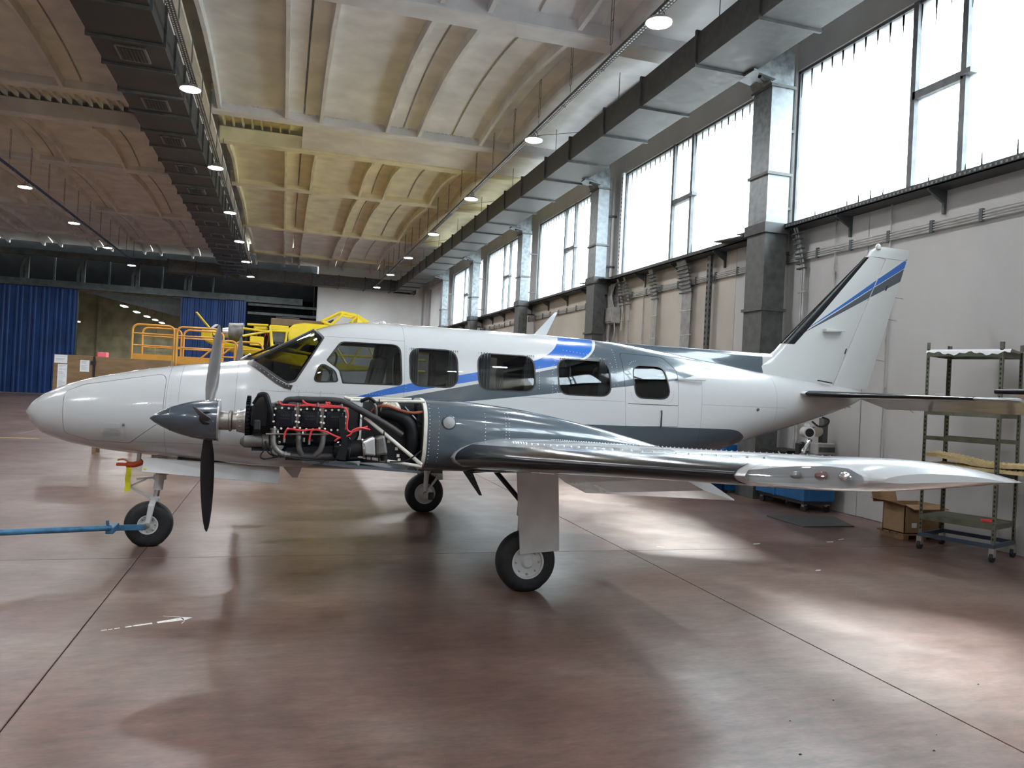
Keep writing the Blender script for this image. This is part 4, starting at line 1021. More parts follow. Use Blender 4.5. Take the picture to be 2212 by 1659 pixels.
# ---- tailplane
for sgn in (1, -1):
    def tsec(d, xl, xt, z, t): 
        up, lo = airfoil(xl, xt, z, t, CY0 - sgn * d, camb=0, n=10); return up[::-1] + lo[1:]
    Ts = MB().loft([tsec(.12, 6.1, 7.0, 1.85, .11), tsec(.35, 6.15, 7.0, 1.851, .11), tsec(2.2, 6.74, 7.10, 1.868, .12), tsec(2.38, 6.83, 7.10, 1.868, .10), tsec(2.43, 6.95, 7.09, 1.868, .05)]).build('tailplane', 'white_paint', AP, smooth=True, sharp=50)
    def tboot(d, xl, xt, z, t):
        up, lo = airfoil(xl - .005, xt, z, t + .012, CY0 - sgn * d, camb=0, n=8, f1=.10); return up[::-1] + lo[1:]
    MB().loft([tboot(.36, 6.15, 7.0, 1.851, .11), tboot(2.2, 6.74, 7.30, 1.868, .08)], closed=False, cap0=False, cap1=False).build('deice_boot', 'boot_black', Ts, smooth=True, wn=False)
    y0, y1 = CY0 - sgn * .32, CY0 - sgn * 2.45
    El = MB().loft([[(6.98, y0, 1.885), (7.2, y0, 1.815), (7.42, y0, 1.71), (7.42, y0, 1.702), (7.2, y0, 1.765), (6.98, y0, 1.825)],
                    [(7.09, y1, 1.895), (7.25, y1, 1.84), (7.46, y1, 1.735), (7.46, y1, 1.727), (7.25, y1, 1.80), (7.09, y1, 1.845)]]).build('elevator', 'white_paint', Ts, bevel=.004)
    hy0, hy1 = CY0 - sgn * 2.47, CY0 - sgn * 2.78
    MB().loft([[(6.72, hy0, 1.955), (6.9, hy0, 1.98), (7.42, hy0, 1.80), (7.42, hy0, 1.79), (6.9, hy0, 1.925), (6.73, hy0, 1.93)],
               [(6.80, hy1, 1.955), (6.9, hy1, 1.975), (7.40, hy1, 1.81), (7.40, hy1, 1.80), (6.9, hy1, 1.93), (6.80, hy1, 1.935)]]).build('elevator_horn', 'white_paint', Ts, bevel=.006)
    MB().tube([(6.715, hy0, 1.943), (6.795, hy1, 1.945)], .022, 8).build('horn_boot', 'boot_black', Ts, smooth=True)
    st = MB()
    for x, d in ((7.44, .6), (7.45, 1.2), (7.46, 1.9)): st.tube([(x, CY0 - sgn * d, 1.745), (x + .13, CY0 - sgn * d, 1.68)], .003, 4)
    stuff(st.build('static_wicks', 'steel_dark', Ts))
for z in (2.35, 2.9, 3.2): MB().tube([(interp(TEF, z), CY0, z), (interp(TEF, z) + .13, CY0, z - .01)], .003, 4).build('static_wick', 'steel_dark', FIN)

# ---- nacelles
NY = 1.85                                             # engine centre line, distance from the airplane's
def nac_ring(x, zt, zb, w, sgn, e=3.0, n=36):
    yc = CY0 - sgn * NY; zc = (zt + zb) / 2; out = []
    for j in range(n):
        a = 2 * PI * j / n; c, s_ = math.cos(a), math.sin(a)
        out.append((x, yc + w * math.copysign(abs(c) ** (2 / e), c), zc + (zt - zb) / 2 * math.copysign(abs(s_) ** (2 / e), s_)))
    return out
NST = [(1.12, 1.615, 1.03, .375), (1.3, 1.612, 1.02, .38), (1.6, 1.60, 1.01, .375), (1.9, 1.572, 1.005, .36), (2.2, 1.53, 1.01, .335), (2.5, 1.475, 1.03, .30), (2.8, 1.41, 1.06, .25), (3.1, 1.34, 1.09, .19), (3.4, 1.265, 1.12, .11), (3.6, 1.21, 1.15, .04)]
for sgn in (1, -1):
    Nc = MB().loft([nac_ring(*s_, sgn) for s_ in NST]).build('nacelle', 'nacelle_paint', AP, smooth=True, sharp=50)
    yc = CY0 - sgn * NY
    MB().loft([nac_ring(1.108, 1.622, 1.025, .382, sgn), nac_ring(1.135, 1.623, 1.024, .383, sgn), nac_ring(1.135, 1.617, 1.03, .377, sgn), nac_ring(1.108, 1.60, 1.05, .36, sgn), nac_ring(1.108, 1.622, 1.025, .382, sgn)], False, False).build('cowl_lip', 'mount_white', Nc, smooth=True)
    MB().loft([nac_ring(1.10, 1.60, 1.05, .36, sgn), nac_ring(1.115, 1.60, 1.05, .36, sgn)]).build('firewall', 'engine_casting', Nc)
    MB().box(1.25, 1.35, yc - .02, yc + .02, .985, 1.02).build('drain_mast', 'black_plastic', Nc)
    MB().prism([(1.50, yc - .10, 1.03), (1.72, yc - .10, 1.03), (1.73, yc - .10, 1.01), (1.60, yc - .10, 1.0), (1.69, yc - .10, .81), (1.665, yc - .10, .81)], (0, .02, 0)).build('step_aerial', 'engine_casting', Nc)
    if sgn == 1:
        lx, lz = 1.31, 1.44; ly = yc - .372
        MB().lathe([(0, .062), (.012, .058), (.014, .052)], (lx, ly + .003, lz), (0, -1, 0), 24).build('landing_lamp_ring', 'spinner_grey', Nc)
        MB().lathe([(.004, .05), (.012, .048), (.014, .03), (.0145, .002)], (lx, ly, lz), (0, -1, 0), 24).build('landing_lamp', 'heat_shield', Nc, smooth=True)
        rr = MB()
        def nr(x, z, r=.006):
            r *= .72
            t = [interp([(s_[0], s_[i]) for s_ in NST], x) for i in (1, 2, 3)]; zc = (t[0] + t[1]) / 2; k = abs((z - zc) / ((t[0] - t[1]) / 2)); yy = yc - t[2] * max(0, 1 - k ** 3) ** (1 / 3)
            p = Vector((x, yy, z)); rr.add([p + Vector((-r, 0, 0)), p + Vector((0, 0, r)), p + Vector((r, 0, 0)), p + Vector((0, 0, -r)), p + Vector((0, -r * .6, 0))], [(0, 1, 4), (1, 2, 4), (2, 3, 4), (3, 0, 4)])
        for i in range(18): nr(1.155, 1.08 + i * .029)
        for i in range(14): nr(1.23, 1.12 + i * .033, .005)
        for i in range(12): nr(1.80, 1.25 + i * .025, .005); nr(1.83, 1.25 + i * .025, .005)
        for i in range(9): nr(1.62, 1.28 + i * .03, .005)
        stuff(rr.build('rivets', 'aluminium', Nc, wn=False))

# ---- propellers
def blade(ang, R, yc, zc, sgn):
    """one blade from the hub centre; ang measured in the propeller disc from +y towards +z"""
    ax = Vector((0, math.cos(ang), math.sin(ang))); tg = Vector((0, -math.sin(ang), math.cos(ang))); fx = Vector((1, 0, 0))
    o = Vector((PX, yc, zc)); rings = []
    for r, ch, th, tw in ((.07, .055, .05, 85), (.14, .06, .05, 80), (.2, .075, .032, 76), (.32, .105, .022, 70), (.48, .112, .016, 66), (.64, .104, .013, 62), (.8, .085, .010, 59), (.9, .062, .008, 57), (.97, .036, .006, 56), (1.0, .008, .004, 56)):
        a = math.radians(90 - tw); cd = tg * math.sin(a) + fx * math.cos(a); nd_ = cd.cross(ax)
        rr = r * R; ring = []
        for j in range(12):
            q = 2 * PI * j / 12; ring.append(o + ax * rr + cd * ch / 2 * math.cos(q) + nd_ * th / 2 * math.sin(q))
        rings.append(ring)
    return MB().loft(rings)
PX = -.545
for sgn in (1, -1):
    yc = CY0 - sgn * NY; zc = 1.375
    SPp = [(0, .004), (.03, .03), (.08, .06), (.16, .098), (.24, .126), (.32, .146), (.40, .158), (.46, .163), (.50, .164)]
    Pr = MB().lathe(SPp, (-.965, yc, zc), (1, 0, 0), 40).build('propeller', 'spinner_grey', AP, smooth=True, sharp=50)
    MB().lathe([(.145, .0935), (.150, .0955)], (-.965, yc, zc), (1, 0, 0), 40).build('spinner_seam', 'steel_dark', Pr)
    MB().lathe([(0, .165), (.012, .165)], (-.470, yc, zc), (1, 0, 0), 40).build('spinner_backplate', 'aluminium', Pr)
    for q in range(16):
        a = 2 * PI * q / 16; MB().lathe([(0, .005), (.004, .003)], (-.495, yc + .164 * math.cos(a), zc + .164 * math.sin(a)), (0, math.cos(a), math.sin(a)), 6).build('spinner_screw', 'chrome', Pr)
    angs = [math.radians(a) for a in ((172, 52, -68) if sgn == 1 else (60, 180, -60))]
    for k, a in enumerate(angs):
        ax = Vector((0, math.cos(a), math.sin(a)))
        MB().lathe([(.118, .052), (.156, .052)], (PX, yc, zc), ax, 20).build('blade_socket', 'engine_black', Pr)
        bd = blade(a, 1.03 if k == 2 else 1.0, yc, zc, sgn).build('blade', 'prop_black' if (k == 2) else 'prop_grey', Pr, smooth=True, sharp=70)
    MB().lathe([(.0, .075), (.07, .075), (.075, .085), (.09, .085), (.1, .07), (.16, .07), (.165, .09), (.185, .09), (.19, .07)], (-.46, yc, zc), (1, 0, 0), 28).build('propeller_shaft', 'steel_bare', Pr, smooth=True)
    if sgn == -1:                                    # the far engine keeps its cowling
        MB().loft([nac_ring(-.43, 1.50, 1.24, .16, sgn, 2.4), nac_ring(-.38, 1.56, 1.14, .30, sgn, 2.6), nac_ring(-.2, 1.60, 1.06, .36, sgn), nac_ring(.5, 1.62, 1.03, .38, sgn), nac_ring(1.10, 1.62, 1.03, .38, sgn)]).build('engine_cowling', 'nacelle_paint', AP, smooth=True, sharp=50)

# ---- near engine, uncowled: flat six
yc = CY0 - NY; YN = 6.08
EN = MB().prism([(-.10, yc - .16, 1.20), (.55, yc - .16, 1.20), (.62, yc - .16, 1.28), (.62, yc - .16, 1.50), (.5, yc - .16, 1.545), (-.02, yc - .16, 1.545), (-.16, yc - .16, 1.48), (-.16, yc - .16, 1.26)], (0, .32, 0)).build('engine', 'engine_casting', AP, bevel=.02)
MB().lathe([(-.14, .09), (-.1, .12), (0, .15), (.12, .16)], (-.14, yc, zc), (1, 0, 0), 24).build('crankcase_nose', 'engine_black', EN, smooth=True)
sg = MB().lathe([(0, .10), (0, .175), (.02, .178), (.035, .175), (.035, .10)], (-.262, yc, zc + .02), (1, 0, 0), 40).build('ring_gear', 'engine_black', EN)
for q in range(40):
    a = 2 * PI * q / 40; MB().obox((-.245, yc + .18 * math.cos(a), zc + .02 + .18 * math.sin(a)), (.014, 0, 0), (0, -.006 * math.sin(a), .006 * math.cos(a)), (0, .006 * math.cos(a), .006 * math.sin(a))).build('gear_tooth', 'engine_black', EN)
MB().lathe([(-.05, .085), (0, .095), (.01, .1), (.04, .1)], (-.28, yc, zc), (1, 0, 0), 24).build('seal_plate', 'steel_bare', EN, smooth=True)
for q in range(14):
    a = 2 * PI * q / 14; MB().lathe([(0, .009), (.03, .009)], (-.31, yc + .085 * math.cos(a), zc + .085 * math.sin(a)), (1, 0, 0), 6).build('flange_bolt', 'steel_bare', EN)
for s_, ysg in ((-1, 1), (1, -1)):
    for i, xc in enumerate((.033, .218, .405)):
        xx = xc + (.04 if s_ == 1 else 0)
        cyl = MB().lathe([(.14, .075), (.28, .075)], (xx, yc, 1.43), (0, s_, 0), 20).build('cylinder_barrel', 'engine_casting', EN)
        for q in range(9): MB().lathe([(.155 + q * .014, .088), (.159 + q * .014, .088)], (xx, yc, 1.43), (0, s_, 0), 18).build('cooling_fin', 'engine_casting', EN)
        MB().obox((xx, yc + s_ * .305, 1.435), (.085, 0, 0), (0, .035, 0), (0, 0, .088)).build('cylinder_head', 'engine_casting', EN, bevel=.015)
        pl = rrect([(xx - .084, 1.36), (xx - .078, 1.505), (xx + .078, 1.508), (xx + .084, 1.362), (xx + .05, 1.35), (xx - .05, 1.35)], .022, 3)
        ya = yc + s_ * .34
        rc = MB().prism([(x, ya, z) for x, z in pl], (0, s_ * .032, 0)).build('rocker_cover', 'engine_black', EN, bevel=.008, segs=2, smooth=True)
        pl2 = scale_poly(pl, -.016); 
        MB().prism([(x, ya + s_ * .03, z) for x, z in pl2], (0, s_ * .012, 0)).build('cover_dome', 'engine_black', EN, bevel=.008, segs=2, smooth=True)
        if s_ == -1:
            per = sum((Vector(pl[q]) - Vector(pl[q - 1])).length for q in range(len(pl)))
            for k in range(12):
                tt = per * (k + .4) / 12; q = 0
                while tt > (Vector(pl[q]) - Vector(pl[q - 1])).length: tt -= (Vector(pl[q]) - Vector(pl[q - 1])).length; q += 1
                x, z = Vector(pl[q - 1]).lerp(Vector(pl[q]), tt / (Vector(pl[q]) - Vector(pl[q - 1])).length); MB().lathe([(0, .009), (.010, .009), (.014, .005)], (x, ya - .036, z), (0, -1, 0), 8).build('cover_screw', 'mount_white', EN)
            lt = MB()
            for q in range(5): lt.box(xx - .032 + q * .014, xx - .024 + q * .014, ya - .0455, ya - .044, 1.445, 1.458)
            for q in range(8): lt.box(xx - .036 + q * .0095, xx - .031 + q * .0095, ya - .0455, ya - .044, 1.424, 1.431)
            stuff(lt.build('cast_lettering', 'engine_casting', EN))
            MB().tube([(xx - .06, ya + .03, 1.515), (xx - .06, ya + .01, 1.545)], .016, 8).tube([(xx - .05, ya + .02, 1.34), (xx - .05, ya + .01, 1.31)], .014, 8).build('spark_plug', 'steel_bare', EN)
            MB().box(xx + .07, xx + .105, ya - .005, ya + .05, 1.36, 1.53).build('baffle', 'steel_bare', EN)
# black baffle seals and hanging cloth at the front
blk = MB()
blk.loft([[(-.215, yc - .34, 1.36), (-.10, yc - .37, 1.36), (-.10, yc - .25, 1.36), (-.215, yc - .2, 1.36)], [(-.21, yc - .34, 1.50), (-.09, yc - .37, 1.50), (-.09, yc - .25, 1.5), (-.21, yc - .2, 1.5)], [(-.18, yc - .33, 1.57), (-.085, yc - .36, 1.57), (-.085, yc - .25, 1.57), (-.18, yc - .2, 1.57)], [(-.14, yc - .31, 1.60), (-.11, yc - .33, 1.605), (-.11, yc - .25, 1.6), (-.14, yc - .22, 1.6)]])
blk.build('baffle_seal', 'black_rubber', EN, bevel=.012, segs=2, smooth=True)
MB().tube(smoothpath([(-.20, yc - .36, 1.53), (-.16, yc - .385, 1.595), (-.115, yc - .385, 1.60), (-.09, yc - .39, 1.54), (-.065, yc - .385, 1.46), (-.06, yc - .38, 1.41)]), [.012] * 5 + [.02] * 5 + [.022] * 5 + [.02] * 5 + [.014] * 6, 8).build('seal_strip', 'black_rubber', EN, smooth=True)
MB().box(-.19, -.14, yc - .385, yc - .36, 1.33, 1.41).build('fuel_pump', 'engine_casting', EN, bevel=.01)
# alternator and bracket
MB().lathe([(-.012, .018), (0, .03), (.02, .046), (.10, .05), (.15, .05), (.155, .06), (.20, .06), (.205, .03)], (-.275, yc - .28, 1.235), (1, 0, .03), 24).build('alternator', 'exhaust_grey', EN, smooth=True)
MB().box(-.19, -.10, yc - .30, yc - .2, 1.27, 1.30).box(-.2, -.05, yc - .31, yc - .26, 1.17, 1.19).build('alternator_bracket', 'engine_black', EN)
# exhaust risers and collector
for pts in ([(-.042, 6.10, 1.335), (-.043, 6.09, 1.25), (-.025, 6.09, 1.20), (.01, 6.095, 1.165), (.05, 6.1, 1.15), (.10, 6.12, 1.145)],
            [(.14, 6.10, 1.33), (.143, 6.09, 1.25), (.152, 6.095, 1.19), (.172, 6.11, 1.145)],
            [(.326, 6.10, 1.32), (.322, 6.09, 1.25), (.305, 6.095, 1.19), (.27, 6.11, 1.145)]):
    p = smoothpath(pts); MB().tube(p, .022, 12).build('exhaust_riser', 'exhaust_grey', EN, smooth=True)
    MB().lathe([(0, .028), (.014, .028)], pts[0], Vector(pts[0]) - Vector(pts[1]), 12).build('exhaust_flange', 'steel_bare', EN)
MB().tube(smoothpath([(.05, 6.12, 1.14), (.3, 6.13, 1.135), (.48, 6.16, 1.15), (.60, 6.2, 1.19)]), .033, 12).build('exhaust_collector', 'exhaust_dark', EN, smooth=True)
MB().lathe([(0, .027), (.012, .027)], (.045, 6.098, 1.152), (1, 0, -.2), 14).build('pipe_clamp', 'steel_bare', EN)
# induction pipe over the cylinders
ip = smoothpath([(.03, 6.15, 1.52), (.035, 6.12, 1.555), (.07, 6.11, 1.574), (.22, 6.11, 1.576), (.41, 6.11, 1.578), (.50, 6.11, 1.557), (.62, 6.11, 1.50), (.80, 6.11, 1.41), (.94, 6.13, 1.325)])
MB().tube(ip, [.022] * 12 + [.026] * (len(ip) - 12), 12).build('induction_pipe', 'exhaust_dark', EN, smooth=True)
for x in (.225, .40): MB().tube(smoothpath([(x, 6.15, 1.50), (x, 6.12, 1.55), (x + .04, 6.112, 1.575)]), .02, 10).build('induction_branch', 'exhaust_dark', EN, smooth=True)
# red ignition leads
for pts in ([(-.02, 6.07, 1.56), (0., 6.06, 1.535), (.05, 6.058, 1.532), (.12, 6.056, 1.53), (.22, 6.056, 1.535), (.33, 6.056, 1.527), (.43, 6.054, 1.53), (.48, 6.05, 1.52), (.50, 6.045, 1.47), (.495, 6.045, 1.40), (.50, 6.05, 1.36), (.53, 6.06, 1.342), (.60, 6.08, 1.36), (.66, 6.12, 1.372)],
            [(.155, 6.08, 1.57), (.19, 6.06, 1.545), (.26, 6.057, 1.54), (.36, 6.056, 1.538), (.45, 6.054, 1.534)],
            [(.33, 6.07, 1.565), (.35, 6.056, 1.545), (.36, 6.056, 1.56), (.335, 6.056, 1.555), (.36, 6.056, 1.535), (.42, 6.056, 1.53)],
            [(.04, 6.055, 1.265), (.035, 6.055, 1.29), (.045, 6.055, 1.335), (.07, 6.052, 1.35), (.16, 6.052, 1.342), (.25, 6.05, 1.35), (.33, 6.05, 1.34), (.38, 6.05, 1.32), (.45, 6.06, 1.295), (.52, 6.06, 1.315), (.55, 6.06, 1.345), (.66, 6.1, 1.385)],
            [(.22, 6.05, 1.255), (.225, 6.05, 1.31), (.24, 6.05, 1.345), (.29, 6.05, 1.352)],
            [(.41, 6.06, 1.265), (.44, 6.055, 1.29), (.50, 6.055, 1.30)], [(.54, 6.055, 1.35), (.60, 6.06, 1.375), (.68, 6.1, 1.36)]):
    MB().tube(smoothpath(pts, 4), .0075, 7).build('ignition_lead', 'lead_red', EN, smooth=True)
for x, z in ((.035, 1.262), (.22, 1.25), (.18, 1.27), (.12, 1.535), (.27, 1.543), (.45, 1.54)): MB().lathe([(0, .009), (.03, .009)], (x, 6.05, z - .015), (0, 0, 1), 8).build('lead_fitting', 'steel_bare', EN)
MB().tube([(-.10, 6.07, 1.305), (.35, 6.07, 1.315)], .006, 6).build('oil_line', 'steel_bare', EN)
# cowl-flap cloth strip, turbocharger, intake and shields
MB().loft([[(.432, 6.045, 1.462), (.478, 6.04, 1.462), (.478, 6.05, 1.462), (.432, 6.055, 1.462)], [(.44, 6.04, 1.36), (.482, 6.035, 1.36), (.482, 6.045, 1.36), (.44, 6.05, 1.36)], [(.465, 6.04, 1.26), (.51, 6.035, 1.26), (.51, 6.045, 1.26), (.465, 6.05, 1.26)], [(.425, 6.045, 1.13), (.50, 6.04, 1.12), (.50, 6.05, 1.12), (.425, 6.055, 1.13)]]).build('seal_flap', 'black_rubber', EN, smooth=True)
MB().lathe([(0, .03), (.01, .075), (.05, .095), (.13, .09), (.14, .07)], (.40, 6.16, 1.20), (1, 0, 0), 24).build('turbocharger', 'engine_black', EN, smooth=True)
MB().lathe([(0, .072), (.004, .078), (.016, .078), (.02, .072)], (.515, 6.15, 1.195), (1, 0, 0), 24).build('hose_clamp', 'steel_bare', EN)
MB().tube([(.52, 6.15, 1.195), (.60, 6.15, 1.205), (.645, 6.15, 1.21)], [.07, .068, .066], 20).build('intake_hose', 'black_rubber', EN, smooth=True)
MB().prism([(.645, 6.06, 1.16), (.625, 6.06, 1.265), (.72, 6.06, 1.31), (.735, 6.06, 1.155)], (0, .14, 0)).build('heat_shield', 'heat_shield', EN, bevel=.015, segs=2)
MB().lathe([(0, .076), (.012, .08), (.02, .076)], (.63, 6.14, 1.21), (1, 0, .12), 20).build('hose_clamp', 'steel_bare', EN)
MB().prism([(.735, 6.05, 1.155), (.725, 6.05, 1.305), (.795, 6.05, 1.325), (.828, 6.05, 1.17)], (0, .14, 0)).build('tailpipe_shroud', 'exhaust_grey', EN, bevel=.02, segs=2)
MB().tube([(.80, 6.1, 1.16), (.805, 6.1, 1.12)], .028, 12).build('tailpipe', 'black_rubber', EN, smooth=True)
MB().tube(smoothpath([(.78, 6.20, 1.50), (.86, 6.18, 1.49), (.96, 6.17, 1.45), (1.02, 6.17, 1.38), (1.035, 6.17, 1.28), (1.03, 6.2, 1.2)]), .055, 14).build('cooling_hose', 'black_rubber', EN, smooth=True)
MB().lathe([(0, .03), (.02, .075), (.06, .085), (.10, .06)], (.86, 6.32, 1.50), (0, -1, .3), 20).build('turbo_blanket', 'turbo_foil' if MATS.get('turbo_foil') else (pmat('turbo_foil', (.62, .58, .5), .35, .5, var=.7, scale=30) and 'turbo_foil'), EN, smooth=True)
MB().tube(smoothpath([(.70, 6.2, 1.50), (.74, 6.14, 1.545), (.82, 6.12, 1.55), (.92, 6.12, 1.52), (1.02, 6.13, 1.505), (1.10, 6.14, 1.515)]), .011, 8).build('oil_hose', 'hose_rust', EN, smooth=True)
MB().tube(smoothpath([(.68, 6.12, 1.59), (.72, 6.12, 1.54), (.73, 6.14, 1.46)]), .012, 8).build('vent_hose', 'exhaust_grey', EN)
MB().tube(smoothpath([(.60, 6.10, 1.58), (.66, 6.08, 1.61), (.71, 6.1, 1.58)]), .014, 8).build('air_hose', 'black_rubber', EN, smooth=True)
# engine mount of white tube
for a, c, r in (((.52, 6.12, 1.585), (1.11, 6.12, 1.60), .012), ((.64, 6.13, 1.455), (1.11, 6.12, 1.09), .016), ((.60, 6.13, 1.145), (1.11, 6.12, 1.075), .013), ((.55, 6.75, 1.585), (1.11, 6.78, 1.60), .012), ((.64, 6.75, 1.45), (1.11, 6.78, 1.09), .014), ((.5, 6.4, 1.6), (.55, 6.12, 1.585), .012)):
    MB().tube([a, c], r, 10).build('mount_tube', 'mount_white', EN, smooth=True)
for x, z in ((.60, 1.587), (.665, 1.589), (.74, 1.591), (.70, 1.13), (.66, 1.136), (.76, 1.122), (.82, 1.114), (.79, 1.335)): MB().lathe([(0, .017), (.008, .017)], (x, 6.12, z), (1, 0, 0), 10).build('tube_clip', 'black_rubber', EN)
for x, z in ((.905, 1.21), (.92, 1.155), (.84, 1.27), (.93, 1.12)): MB().box(x - .011, x + .011, 6.14, 6.15, z - .011, z + .013).build('tag', 'mount_white', EN)
MB().tube(smoothpath([(1.10, 6.1, 1.205), (1.02, 6.085, 1.145), (.95, 6.09, 1.115), (.85, 6.1, 1.11)]), .006, 6).build('wire', 'black_rubber', EN)
for pts in ([(-.09, 6.1, 1.2), (-.13, 6.09, 1.14), (-.11, 6.085, 1.115), (-.04, 6.085, 1.125), (.02, 6.09, 1.14)], [(-.1, 6.1, 1.25), (-.08, 6.09, 1.17), (-.03, 6.09, 1.135)], [(-.07, 6.1, 1.24), (-.05, 6.08, 1.16), (.02, 6.085, 1.13)], [(.02, 6.09, 1.135), (.2, 6.08, 1.115), (.36, 6.085, 1.105)]):
    MB().tube(smoothpath(pts), .006, 6).build('wire', 'black_rubber', EN)
MB().prism([(-.02, 6.12, 1.13), (.5, 6.12, 1.10), (.66, 6.12, 1.11), (.66, 6.12, 1.22), (.5, 6.12, 1.25), (.05, 6.12, 1.22)], (0, .5, 0)).build('oil_sump', 'engine_black', EN, bevel=.02)
MB().prism([(.18, 6.10, 1.09), (.62, 6.10, 1.075), (1.1, 6.10, 1.04), (1.1, 6.10, 1.02), (.62, 6.10, 1.05)], (0, .66, 0)).build('lower_cowl', 'nacelle_paint', EN)
MB().box(.64, 1.09, 6.28, 6.34, 1.08, 1.58).build('baffle_wall', 'engine_casting', EN)
rg = MB()
for i in range(7): x = .31 + i * .018; rg.prism([(x, 6.05, 1.11), (x + .02, 6.05, 1.115), (x + random.uniform(-.02, .01), 6.05, 1.05 + .012 * i + random.uniform(0, .02))], (0, .01, 0))
stuff(rg.build('torn_seal', 'black_rubber', EN))
MB().tube([(.95, 6.14, 1.55), (1.1, 6.14, 1.40)], .01, 6).tube([(1.05, 6.2, 1.58), (1.06, 6.2, 1.1)], .012, 6).build('fuel_line', 'engine_black', EN)
for i in range(14):
    x, z = random.uniform(-.1, .62), random.uniform(1.22, 1.34)
    MB().lathe([(0, .012), (.02, .012), (.022, .007)], (x, 6.13 + random.uniform(0, .04), z), (0, -1, random.uniform(-.4, .4)), 7).build('fitting', random.choice(('steel_bare', 'engine_black', 'engine_casting')), EN)

# ---- landing gear
def wheel(parent, x, y, zr, R, w, hub, near, name='wheel'):
    """tyre flattened a little where it stands on the floor"""
    prof = [(-w * .5, hub), (-w * .52, hub + .02), (-w * .55, (hub + R) * .52), (-w * .5, R * .88), (-w * .36, R * .965), (-w * .15, R), (w * .15, R), (w * .36, R * .965), (w * .5, R * .88), (w * .55, (hub + R) * .52), (w * .52, hub + .02), (w * .5, hub)]
    t = MB().lathe(prof, (x, y, zr), (0, 1, 0), 48, cap=False)
    for p in t.v:
        if p.z < .012: p.z = .0015
        elif p.z < .05: p.z = .0015 + (p.z - .012) * 1.0 + .004
    ty = t.build('tyre', 'tyre_rubber', parent, smooth=True, sharp=40)
    for g in (-.22, .22): MB().lathe([(-.004, R * .985), (.004, R * .985)], (x, y + g * w, zr), (0, 1, 0), 48, cap=False).build('tread_groove', 'black_rubber', ty)
    sd = -1 if near else 1
    MB().lathe([(0, hub * .99), (w * .50, hub * 1.01), (w * .53, hub * 1.0), (w * .53, hub * .90), (w * .44, hub * .86), (w * .40, hub * .6), (w * .42, hub * .4), (w * .5, hub * .34), (w * .55, hub * .26), (w * .55, .003)], (x, y, zr), (0, sd, 0), 36).build('wheel_rim', 'gear_white', parent, smooth=True, sharp=30)
    MB().lathe([(0, hub * .99), (w * .50, hub * 1.0), (w * .5, hub * .7)], (x, y, zr), (0, -sd, 0), 30).build('wheel_rim', 'gear_white', parent, smooth=True, sharp=30)
    for q in range(8):
        a = 2 * PI * q / 8; MB().lathe([(0, .010), (.008, .010), (.010, .005)], (x + hub * .72 * math.cos(a), y + sd * w * .42, zr + hub * .72 * math.sin(a)), (0, sd, 0), 8).build('rim_bolt', 'aluminium', parent)
    return ty
for sgn in (1, -1):
    yw = CY0 - sgn * 2.0; xg = 2.09 if sgn == 1 else 1.92; zr = .257
    LG = MB().tube([(xg + .02, yw + sgn * .14, 1.06), (xg, yw + sgn * .14, .62)], .05, 16).tube([(xg, yw + sgn * .14, .64), (xg - .005, yw + sgn * .14, .30)], .034, 16).build('main_gear', 'gear_white', AP, smooth=True)
    wheel(LG, xg, yw, zr, .262, .17, .142, sgn == 1)
    MB().tube([(xg, yw + sgn * .16, .257), (xg, yw - sgn * .02, .257)], .03, 12).build('axle', 'aluminium', LG)
    MB().bar((xg + .03, yw + sgn * .14, .66), (xg + .16, yw + sgn * .14, .5), .04, .025).bar((xg + .16, yw + sgn * .14, .5), (xg + .02, yw + sgn * .14, .31), .04, .025).build('torque_link', 'gear_white', LG)
    MB().tube([(xg - .02, yw + sgn * .15, .75), (xg - .3, yw + sgn * .2, 1.06)], .022, 8).build('side_brace', 'black_plastic', LG)
    MB().tube(smoothpath([(xg + .05, yw + sgn * .12, 1.0), (xg + .07, yw + sgn * .1, .7), (xg + .05, yw + sgn * .1, .42)]), .008, 6).build('brake_line', 'black_rubber', LG)
    MB().lathe([(0, .10), (.02, .10), (.025, .06)], (xg, yw + sgn * .08, zr), (0, sgn, 0), 24).build('brake_disc', 'aluminium', LG)
    MB().obox((xg + .08, yw + sgn * .1, zr - .03), (.035, 0, 0), (0, .03, 0), (0, 0, .05)).build('brake_caliper', 'steel_dark', LG, bevel=.008)
    # flat leg door outboard of the leg
    if sgn == 1: MB().prism([(1.93, yw - .15, 1.04), (2.305, yw - .15, 1.02), (2.335, yw - .125, .72), (2.36, yw - .115, .36), (2.005, yw - .115, .335)], (0, .012, 0)).build('leg_door', 'gear_white', LG, bevel=.003)
    else: MB().prism([(1.77, yw + .13, 1.04), (2.15, yw + .13, 1.02), (2.2, yw + .12, .42), (1.85, yw + .12, .40)], (0, .012, 0)).build('leg_door', 'gear_white', LG, bevel=.003)
    MB().prism([(1.62, CY0 - sgn * 1.75, 1.03), (1.85, CY0 - sgn * 1.75, 1.03), (1.80, CY0 - sgn * 1.75, .985), (1.70, CY0 - sgn * 1.75, .985)], (0, .02, 0)).build('gear_link', 'spinner_grey', LG)
